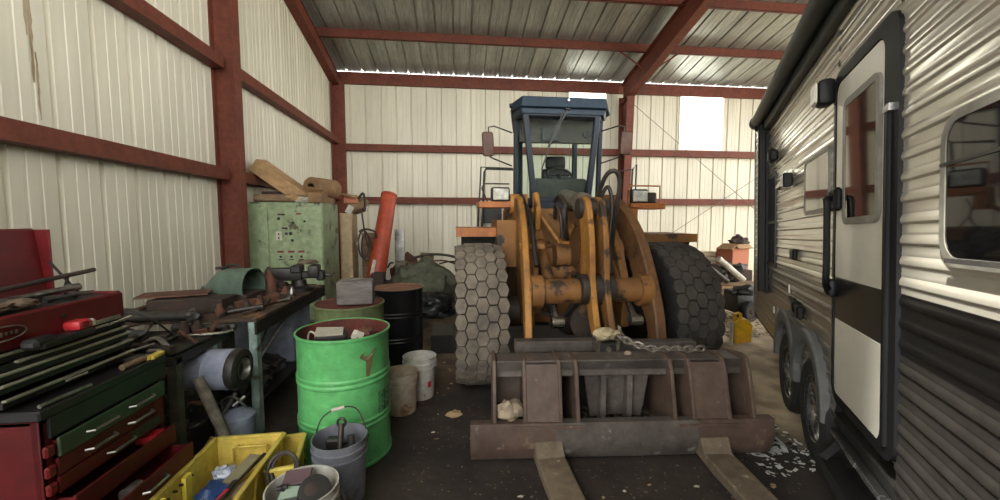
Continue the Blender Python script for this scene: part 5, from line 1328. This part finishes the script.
for i in range(8):
    a = R.uniform(-1.2, 1.2); x = -.70 + .14 * math.cos(a) * R.uniform(.3, 1); y = 2.80 + .18 * math.sin(a)
    one(MB().lump((x, y, .76 + .03 * (i % 3)), (R.uniform(.03, .07), R.uniform(.02, .05), R.uniform(.03, .05)), 90 + i, .5, sub=2), 'scrap_lump', [M_drk, M_rust, M_wht, M_rustd][i % 4], 'scrap lump among the rubbish inside the green drum', 'scrap', 'scrap inside the green drum')
g2 = empty('steel_drum', (-.93, 3.62, 0), 'dull olive steel drum behind the bright green drum', 'drum')
drum(g2, .29, .875, M_grn2, M_drk, open_=False, lid=M_drk)
one(MB().box((-.86, 3.56, .875 + .105), (.30, .18, .21), rot=(0, 0, 6), bev=.025, seg=2).box((-.86, 3.56, .875 + .212), (.10, .07, .02), rot=(0, 0, 6), bev=.006), 'grey_tank', mat('grey_weathered_case', (118, 112, 108), (92, 86, 82), scale=5, rough=.8, bump=.002, bscale=30, stretch=(1, 1, 5)), 'grey weathered box shaped tank standing on the olive drum', 'tank')
bd_ = empty('steel_drum', (-.66, 4.62, 0), 'black steel drum with a rusty brown top next to the leaning orange tube', 'drum')
drum(bd_, .285, .84, M_dblk, M_dblk, open_=False, lid=M_dlid)
pl_ = MB()
for k in range(5): pl_.box((-.36 + .02 * k, 4.55 + k * .13, .11), (.62, .10, .02), rot=(0, 0, 4))
for k in range(3): pl_.box((-.62 + k * .27, 4.8, .05), (.06, .62, .09), rot=(0, 0, 4))
one(MB().bb(-.30, -.02, 4.75, 5.3, .0, .22, bev=.01), 'black_box', M_blk, 'low black box on the floor beside the black drum', 'box')
# ---------------------------------------------------------------- along the far wall
M_cgrn = mat('cabinet_pale_green', (150, 166, 128), (132, 148, 112), scale=2.2, rough=.5, c3=(82, 76, 52), s3=4.5, t3=.60)
M_cgrn2 = mat('cabinet_side_green', (142, 156, 122), (120, 134, 102), scale=2.2, rough=.5, c3=(70, 66, 46), s3=4.5, t3=.56)
gcab = empty('machine_cabinet', (-2.46, 6.6, 0), 'tall pale green steel machine cabinet with worn holes and labels', 'cabinet')
cf, cb_, c0_, c1_ = 6.22, 7.02, -2.99, -1.955
MB().bb(c0_, c1_, cf, cb_, .06, 1.86, bev=.012).build('cabinet_body', M_cgrn2, gcab)
MB().bb(c0_ + .005, c0_ + .26, cf - .012, cf, .10, 1.84, bev=.004).build('side_panel', M_cgrn, gcab)
dd = MB().bb(c0_ + .285, c1_ - .01, cf - .03, cf - .004, .10, 1.80, bev=.008).build('cabinet_door', M_cgrn, gcab)
def knob(x, z, r, m=M_blk): return MB().rod((x, cf - .034, z), (x, cf - .028, z), r, seg=14)
for x, z, r in ((-2.56, 1.62, .024), (-2.36, 1.56, .02), (-2.40, 1.40, .026), (-2.46, 1.40, .02), (-2.38, 1.30, .022), (-2.20, 1.58, .018), (-2.24, 1.44, .030)):
    knob(x, z, r).build('switch_hole', M_blk if r < .028 else M_cgrn2, dd)
for x, z in ((-2.55, 1.06), (-2.40, 1.06), (-2.26, 1.06)):
    MB().bb(x - .045, x + .045, cf - .036, cf - .029, z + .06, z + .09).build('red_label', mat('label_maroon', (116, 48, 44), rough=.5), dd)
    MB().rod((x, cf - .042, z), (x, cf - .028, z), .018, seg=12).bb(x - .03, x + .03, cf - .036, cf - .029, z - .05, z - .035).build('selector_switch', M_blk, dd)
for x, z, w in ((-2.52, 1.68, .05), (-2.28, 1.69, .035), (-2.48, 1.48, .04)):
    MB().bb(x - w, x + w, cf - .036, cf - .029, z - .012, z + .012).build('label_plate', M_rustd if w > .036 else mat('label_maroon', (116, 48, 44)), dd)
ol = MB().bb(-2.605, -2.525, cf - .038, cf - .029, 1.30, 1.43, bev=.004).build('outlet_plate', M_wht, dd)
for z in (1.335, 1.395): MB().bb(-2.575, -2.555, cf - .041, cf - .037, z - .014, z + .014).build('socket', M_dst, ol)
# on top of the cabinet
CT = 1.862
lb = MB(Matrix.Translation((-2.62, 6.52, 2.18)) @ rotm(8, 37, 6))
one(lb.box((0, 0, 0), (.84, .34, .20), bev=.006).box((-.41, -.0, .012), (.012, .26, .15)), 'long_carton', M_card, 'long cardboard carton propped at a slant on the green cabinet', 'carton')
rl = empty('paper_roll', (-2.16, 6.62, CT + .235), 'thick brown paper roll lying end on atop the green cabinet', 'roll')
MB().lathe([(.055, 0), (.145, 0), (.15, .01), (.15, .52), (.055, .52)], closed=True, seg=32, m=Matrix.Translation((-2.18, 6.45, CT + .245)) @ rotm(0, 0, -22) @ rotm(-90, 0, 0)).build('roll_body', M_cardd, rl)
MB().lathe([(.05, -.004), (.062, -.004), (.062, .5), (.05, .5)], closed=True, seg=24, m=Matrix.Translation((-2.18, 6.45, CT + .245)) @ rotm(0, 0, -22) @ rotm(-90, 0, 0)).build('roll_core', M_blk, rl)
one(MB().box((-2.14, 6.66, CT + .045), (.34, .5, .09), bev=.01), 'flat_carton', M_cardd, 'flattened brown carton lying underneath the paper roll', 'carton')
tb = empty('cardboard_tube', (-2.7, 6.36, CT + .06), 'long rolled tube lying along the front of the cabinet top', 'tube')
MB().lathe([(.038, 0), (.06, 0), (.06, .80), (.038, .80)], closed=True, seg=24, m=Matrix.Translation((-2.93, 6.30, CT + .062)) @ rotm(0, 90, 6)).build('tube_body', M_wood, tb)
MB().lathe([(0, .02), (.036, .02), (.036, .4), (0, .4)], seg=20, m=Matrix.Translation((-2.93, 6.30, CT + .062)) @ rotm(0, 90, 6)).build('tube_hollow', M_blk, tb)
one(MB().rod((-2.9, 6.48, CT + .14), (-2.2, 6.52, CT + .13), .035).rod((-2.9, 6.6, CT + .05), (-2.5, 6.6, CT + .05), .05), 'dark_pipe', M_rustd, 'dark pipe resting behind the rolled tube on the cabinet', 'pipe')
one(MB().lump((-2.22, 6.32, CT + .035), (.16, .06, .045), 4, .5), 'paper_scraps', M_wht, 'white crumpled paper at the front edge of the cabinet top', 'paper')
one(MB().lump((-2.42, 6.34, CT + .07), (.13, .07, .05), 6, .4), 'crushed_carton', M_card, 'small crushed carton at the foot of the slanted carton', 'carton')
bx = empty('brown_carton', (-2.02, 6.38, CT), 'brown open carton on the corner of the green cabinet', 'carton')
MB().bb(-2.16, -1.965, 6.25, 6.55, CT, CT + .15, bev=.004).build('carton_body', M_cardd, bx)
MB().box((-2.06, 6.28, CT + .175), (.22, .14, .008), rot=(-30, 8, 12)).build('carton_flap', M_card, bx)
# tan locker beside it and the things hung on it
tl_ = empty('tan_locker', (-1.80, 7.45, 0), 'plain tan steel locker standing beside the green cabinet', 'locker')
MB().bb(-1.98, -1.78, 7.2, 7.62, .02, 1.72, bev=.006).build('locker_body', mat('tan_paint', (178, 156, 120), (160, 138, 106), scale=3, rough=.55), tl_)
MB().bb(-1.96, -1.80, 7.188, 7.2, .60, 1.70, bev=.003).bb(-1.96, -1.80, 7.188, 7.2, .06, .58, bev=.003).build('locker_door', mat('tan_paint', (178, 156, 120)), tl_)
hb = empty('canvas_bag', (-1.72, 7.3, 1.73), 'brown canvas tool bag with a red flap on top of the tan locker', 'bag')
MB().lump((-1.72, 7.36, 1.86), (.17, .16, .16), 31, .3).build('bag_body', mat('canvas_tan', (146, 118, 86), (106, 84, 62), scale=6, rough=.9), hb)
MB().box((-1.78, 7.2, 1.95), (.24, .03, .13), rot=(-14, 0, 0), bev=.008).build('bag_flap', mat('terracotta_card', (168, 104, 78), rough=.8), hb)
MB().box((-1.80, 7.17, 1.78), (.10, .03, .14), rot=(0, 30, 0)).build('white_paper', M_wht, hb)
MB().tube([(-1.66, 7.2, 1.96), (-1.58, 7.2, 2.06), (-1.55, 7.22, 1.92), (-1.56, 7.2, 1.76)], .022).build('bag_strap', M_blk, hb)
one(MB().bar((-1.95, 7.30, 2.05), (-1.70, 7.15, 2.0), .16, .03), 'broken_board', M_card, 'pale board laid across the canvas bag', 'board')
one(MB().tube([(-1.60, 7.18, 1.72), (-1.57, 7.15, 1.50), (-1.54, 7.15, 1.30), (-1.50, 7.14, 1.12)], .014).tube([(-1.57 + .09 * math.cos(a), 7.13, 1.18 + .24 * math.sin(a)) for a in [2 * PI * k / 18 for k in range(18)]], .016, closed=True, smooth=False).tube([(-1.53 + .085 * math.cos(a), 7.15, 1.12 + .23 * math.sin(a)) for a in [2 * PI * k / 18 for k in range(18)]], .014, closed=True, smooth=False).tube([(-1.64, 7.13, 1.40), (-1.54, 7.12, 1.44), (-1.38, 7.13, 1.40), (-1.36, 7.15, 1.28)], .018), 'hanging_cord', M_rustd, 'loops of brown extension cord hanging against the wall beside the locker', 'cord')
one(MB().box((-1.655, 7.14, 1.22), (.05, .04, .12), rot=(0, 25, 0), bev=.008), 'cord_plug', M_wht, 'white plug at the end of the hanging brown cord', 'plug')
one(MB().bb(-1.74, -1.46, 7.72, 7.86, .0, 1.36, bev=.01), 'weathered_board', M_wood, 'weathered wooden panel standing behind the hanging cord', 'panel')
ot = empty('orange_tube', (-1.3, 7.0, 0), 'tall red orange sheet metal tube leaning up against the far wall', 'tube')
MB().rod((-1.42, 6.75, .0), (-1.21, 7.65, 2.03), .165, .14, seg=24).build('tube_body', mat('red_orange_paint', (176, 72, 44), (150, 60, 36), scale=3, rough=.5), ot)
MB().rod((-1.211, 7.64, 2.02), (-1.206, 7.66, 2.06), .15, .15, seg=24).build('tube_rim', mat('red_orange_paint', (206, 74, 38)), ot)
one(MB().box((-1.28, 6.42, .86), (.05, .02, .24), rot=(0, 12, 0)), 'white_sheet', M_wht, 'small white panel at the foot of the leaning orange tube', 'panel')
one(MB().bb(-1.30, -1.10, 6.3, 6.5, 0, .78, bev=.01), 'wooden_box', M_rustd, 'dark wooden box behind the black drum', 'box')
one(MB().bb(-1.16, -.98, 7.9, 7.98, 0, 1.42), 'sheet_panel', M_steel, 'narrow grey sheet leaning on the far wall beside the orange tube', 'sheet')
# tarp heap between drum and loader tyre
one(MB().lump((-.62, 7.6, .30), (.62, .52, .50), 2, .35, sub=4, flat=-.6), 'tarp_heap', mat('grey_green_tarp', (104, 108, 88), (80, 84, 70), scale=5, rough=.8, bump=.01, bscale=12), 'crumpled grey green tarp heaped before the far wall', 'tarp')
one(MB().lump((-.47, 6.7, .12), (.46, .28, .26), 17, .35, sub=4, flat=-.5), 'black_tarp', mat('black_plastic_sheet', (40, 48, 48), (28, 34, 34), scale=6, rough=.35), 'black plastic sheeting bundled in front of the tarp heap', 'tarp')
for i in range(7):
    p = V((-1.25 + .16 * i, 7.5 + R.uniform(-.2, .2), .78 + R.uniform(-.12, .10))); q = p + V((R.uniform(.1, .5), R.uniform(-.1, .2), R.uniform(-.08, .14)))
    one(MB().tube([p, (p + q) / 2 + V((0, 0, .04)), q], R.uniform(.008, .02), seg=6), 'dry_branch', [M_rustd, M_wood, M_rust][i % 3], 'dry bent stick lying over the junk along the far wall', 'stick', 'dry sticks on the junk pile')
one(MB().tube([(-.8, 8.0, .86), (-.4, 7.9, .93), (.0, 7.8, .88), (.35, 7.7, .72)], .025), 'dark_hose', M_hose, 'dark hose draped over the tarp heap', 'hose')
one(MB().lump((-1.0, 8.55, .45), (.35, .3, .40), 41, .4, sub=3, flat=-.9), 'brush_pile', M_rust, 'reddish brown heap of junk behind the black drum', 'junk')
one(MB().box((-.62, 8.6, .45), (.26, .2, .9), rot=(0, 4, 10)), 'wood_box', M_wood, 'tall narrow wooden box standing behind the tarp heap', 'box')

# far right: lumber, cartons, roller pile, engine, yellow can
one(MB().bb(5.35, 6.4, 8.6, 9.4, .55, .63, bev=.004).bb(5.45, 6.35, 8.7, 9.3, .0, .55), 'pallet_stack', M_wood, 'stacked pale timber against the far wall behind the trailer', 'timber')
lum = 'stacked planks by the trailer nose'
for k in range(5):
    one(MB().box((5.0 + .02 * k, 7.2 + .02 * k, .10 + k * .065), (1.7, .30 - .02 * k, .055), rot=(0, 0, 3 - k * 2), bev=.004), 'plank', [M_wood, M_card][k % 2], ['lowest dark plank in the lumber stack beside the trailer', 'second plank up in the lumber stack beside the trailer', 'middle plank of the lumber stack beside the trailer', 'fourth plank up in the lumber stack beside the trailer', 'topmost plank of the lumber stack beside the trailer'][k], 'plank', lum)
for x in (4.35, 5.6): one(MB().bb(x, x + .14, 7.05, 7.4, 0, .070), 'wood_block', M_rustd, 'dark support block under the near end of the lumber stack' if x < 5 else 'dark support block under the far end of the lumber stack', 'block')
gt = mat('pale_timber', (196, 186, 158), (170, 160, 134), scale=4, rough=.8)
for k in range(3):
    one(MB().box((5.35, 8.2, .68 + k * .09), (1.1, .3, .08), rot=(0, 0, 2 * k), bev=.004), 'timber', gt, ['bottom pale beam of the timber pile near the far wall', 'middle pale beam of the timber pile near the far wall', 'top pale beam of the timber pile near the far wall'][k], 'timber', 'pale beams near the far wall')
one(MB().bb(4.95, 5.75, 8.1, 8.5, .0, .638), 'timber_block', M_wood, 'weathered block carrying the pale timber pile', 'block')
one(MB().box((4.92, 8.7, 1.02), (.5, .3, .03), rot=(10, 14, 0)).bb(4.75, 5.1, 8.6, 8.9, 0, .95), 'khaki_lid', mat('khaki_board', (150, 146, 110), (126, 122, 92), scale=4, rough=.8), 'khaki panel with raised edge behind the loader tyre', 'panel')
cb2 = empty('carton', (5.88, 7.9, .55), 'open brown carton on top of the junk beside the trailer nose', 'carton', rz=15)
MB(WM[cb2.name]).bb(-.24, .24, -.2, .2, .0, .46, bev=.005).build('carton_body', mat('terracotta_card', (178, 116, 86), rough=.8), cb2)
MB(WM[cb2.name]).box((-.28, -.1, .50), (.22, .36, .012), rot=(0, -30, 0)).box((.05, -.22, .50), (.42, .14, .012), rot=(35, 0, 0)).build('carton_flap', M_card, cb2)
one(MB().bb(5.5, 6.2, 7.7, 8.05, 0, .548), 'carton_stand', M_rustd, 'dark crate carrying the open brown carton', 'crate')
one(MB().lump((6.1, 8.0, 1.12), (.2, .14, .14), 51, .5), 'dark_bundle', M_rustd, 'dark bundle piled on top beside the open carton', 'bundle')
for i in range(18):
    x = 4.45 + .125 * (i % 9); y = 7.2 + R.uniform(-.08, .08)
    one(MB().lump((x, y, .47 + R.uniform(0, .04) + (.17 if i > 8 else 0)), (R.uniform(.09, .14), .12, R.uniform(.09, .13)), 55 + i, .5, sub=2), 'rubble_lump', [mat('grey_rubbish', (128, 122, 110), (88, 84, 76), scale=7, rough=.8), M_rustd, M_dst][i % 3], 'grey lump in the rubbish piled on the lumber stack', 'rubbish', 'rubbish on the lumber stack')
one(MB().rod((4.95, 7.0, .86), (5.45, 6.98, .46), .055).rod((4.93, 7.0, .876), (4.97, 7.0, .844), .06), 'white_pipe', M_wht, 'off white pipe slanting over the rubbish on the lumber stack', 'pipe')
one(MB().rod((4.7, 6.98, .74), (5.12, 6.98, .44), .05), 'grey_pipe', M_dst, 'dark pipe slanting next to the off white pipe', 'pipe')
en = empty('small_engine', (4.64, 5.95, 0), 'small dark engine with a wheel on the floor in front of the lumber stack', 'engine')
MB().box((4.66, 5.98, .26), (.44, .36, .30), bev=.03, seg=2).lump((4.66, 5.93, .46), (.20, .16, .10), 61, .4).box((4.49, 5.98, .44), (.2, .2, .08), bev=.02).build('engine_block', M_blk, en)
wm_ = Matrix.Translation((4.62, 5.735, .165)) @ rotm(90, 0, 12)
MB().lathe([(.09, -.04), (.14, -.045), (.16, -.03), (.16, .03), (.14, .045), (.09, .04)], seg=28, m=wm_).build('engine_wheel', M_rubber, en)
MB().lathe([(0, .03), (.03, .035), (.05, .02), (.09, .03), (.09, -.03), (0, -.02)], seg=24, m=wm_).build('wheel_rim', M_rustd, en)
jg = empty('yellow_can', (3.68, 4.78, 0), 'yellow plastic fuel can standing upright between tyre and trailer', 'fuel can')
jf = Matrix.Translation((3.70, 4.76, 0)) @ rotm(0, 0, -14) @ Matrix.Scale(.88, 4)
M_jug = mat('fuel_can_yellow', (226, 178, 40), (206, 154, 32), scale=4, rough=.45)
b = MB(jf); b.prism([(-.085, 0), (.13, .03), (.14, .28), (.05, .37), (-.06, .35), (-.10, .30)], .17, rotm(90, 0, 0), bev=.012).build('can_body', M_jug, jg)
b = MB(jf); b.prism([(-.09, .32), (-.10, .43), (-.03, .46), (.01, .44), (.01, .36)], .06, rotm(90, 0, 0), bev=.01).build('can_handle', M_jug, jg)
MB(jf).rod((-.055, -.035, .405), (-.055, .035, .405), .018).build('handle_hole', M_blk, jg)
one(MB().rod((3.50, 4.66, 0), (3.51, 4.67, .30), .022), 'pipe', M_wht, 'thin pale pipe end standing beside the yellow fuel can', 'pipe')
# drums of loose litter
def litter(n, box, zf, m, rmin, rmax, name, label, cat, kind=None, group=None):
    lt = MB()
    for i in range(n):
        x = R.uniform(box[0], box[1]); y = R.uniform(box[2], box[3]); a = R.uniform(0, 6.28); r = R.uniform(rmin, rmax)
        c = V((x, y, zf(x, y) + .006)); u = V((math.cos(a), math.sin(a), R.uniform(-.25, .25))) * r; v = V((-math.sin(a), math.cos(a), R.uniform(-.25, .25))) * r * R.uniform(.3, .8)
        lt.quad(c - u - v, c + u * .8 - v, c + u + v * .7, c - u * .6 + v)
    return tag(lt.build(name, m, normals=False), label, cat, group, kind)
def inp(x, y, poly):
    s = False; n = len(poly)
    for i in range(n):
        (xa, ya), (xb, yb) = poly[i], poly[(i + 1) % n]
        if (ya > y) != (yb > y) and x < (xb - xa) * (y - ya) / (yb - ya) + xa: s = not s
    return s
litter(700, (3.7, 5.0, 4.9, 6.4), lambda x, y: .0 + .05 * max(0, 1 - ((x - 4.5) / .7) ** 2) * max(0, 1 - ((y - 5.6) / .8) ** 2), mat('leaf_litter', (132, 106, 78), (80, 64, 50), scale=20, rough=.9), .012, .04, 'leaf_litter', 'dry brown leaf litter strewn between loader tyre and trailer', 'litter', 'stuff')
# pale flattened sheet of torn paper and plaster by the trailer wheel
M_plast = mat('pale_plaster', (196, 198, 196), (150, 152, 148), scale=7, rough=.35)
pb = MB(); 
pp = spl2([(1.98, 3.1), (2.1, 3.35), (2.22, 3.0), (2.34, 2.72), (2.30, 2.45), (2.12, 2.38), (2.0, 2.42), (1.98, 2.7), (1.98, 3.1)], 4)[:-1]
pb.xy(pp, .002, .007)
one(pb, 'plaster_patch', M_plast, 'pale grey patch of plaster dust spilled beside the trailer wheel', 'spill')
litter(130, (1.9, 2.45, 2.2, 3.1), lambda x, y: .010, mat('dark_chips', (48, 44, 40), (30, 28, 26), scale=20, rough=.9), .010, .034, 'dark_chips', 'dark crumbs scattered over the pale spill by the trailer wheel', 'debris', 'stuff')
litter(200, (1.9, 2.45, 2.15, 3.2), lambda x, y: .012, mat('pale_chips', (206, 208, 204), rough=.7), .008, .026, 'pale_chips', 'pale flakes scattered over the spill by the trailer wheel', 'debris', 'stuff')
litter(900, (-.35, 2.1, 1.6, 3.4), lambda x, y: .0, mat('floor_crumbs', (122, 104, 82), (70, 60, 50), scale=30, rough=.95), .003, .010, 'floor_crumbs', 'fine dirt crumbs strewn over the dark floor around the fork carriage', 'debris', 'stuff')
# scraps on the dark floor, each its own
G = 'litter scraps on the dark floor'
M_scr = [mat('scrap_tan', (166, 142, 106), rough=.9), mat('scrap_pale', (190, 182, 162), rough=.9), mat('scrap_brown', (104, 84, 64), rough=.9)]
for i in range(70):
    x = R.uniform(-.3, 2.0); y = R.uniform(1.75, 3.6) if i < 55 else R.uniform(3.6, 5.2)
    if x > .0 and y > 2.2 and i < 55: y = R.uniform(1.72, 2.15)
    if y > 3.4: x = R.uniform(-.25, -.05)
    one(MB().lump((x, y, .008), (R.uniform(.006, .022), R.uniform(.005, .014), .005), i, .6, sub=1), 'litter_scrap', M_scr[i % 3], 'tiny tan litter scrap on the dark dirt floor', 'scrap', G)
one(MB().lump((-.02, 3.18, .02), (.06, .045, .02), 3, .5, sub=2), 'wood_chip', M_scr[0], 'larger tan wood chip alone on the floor beside the loader tyre', 'chip')
one(MB().lump((1.02, 1.93, .012), (.03, .02, .012), 8, .5, sub=2), 'leaf', M_scr[0], 'curled tan leaf on the floor between the two forks', 'leaf')
# ---------------------------------------------------------------- light and camera
wd = bpy.data.worlds.new('World'); SC.world = wd; wd.use_nodes = True
nt = wd.node_tree; bg = nt.nodes['Background']
bg.inputs[0].default_value = (1.0, .99, .965, 1); bg.inputs[1].default_value = 3.0
sun = bpy.data.lights.new('sun', 'SUN'); sun.energy = 7.0; sun.angle = math.radians(2); sun.color = (1, .95, .86)
so = bpy.data.objects.new('sun', sun); COL.objects.link(so); so.rotation_euler = Euler((math.radians(18), math.radians(-38), 0)); so.location = (-14, -12, 16)

cam = bpy.data.cameras.new('camera'); co = bpy.data.objects.new('camera', cam); COL.objects.link(co)
cam.sensor_width = 36.0; cam.lens = 36.0 * 400 / 1000; cam.clip_start = .05; cam.clip_end = 200
pitch = math.atan(30 / 400); yaw = math.atan(45 / 400)
co.location = (0, 0, 1.6); co.rotation_euler = Euler((PI / 2 - pitch, 0, -yaw))
SC.camera = co
SC.view_settings.view_transform = 'Standard'; SC.view_settings.look = 'None'
SC.view_settings.gamma = 1.0; SC.view_settings.use_curve_mapping = False
SC.view_settings.exposure = 1.12
SC.cycles.use_denoising = True
SC.cycles.max_bounces = 10; SC.cycles.diffuse_bounces = 5; SC.cycles.glossy_bounces = 4; SC.cycles.transparent_max_bounces = 12
SC.cycles.sample_clamp_indirect = 8.0
SC.cycles.caustics_reflective = False; SC.cycles.caustics_refractive = False
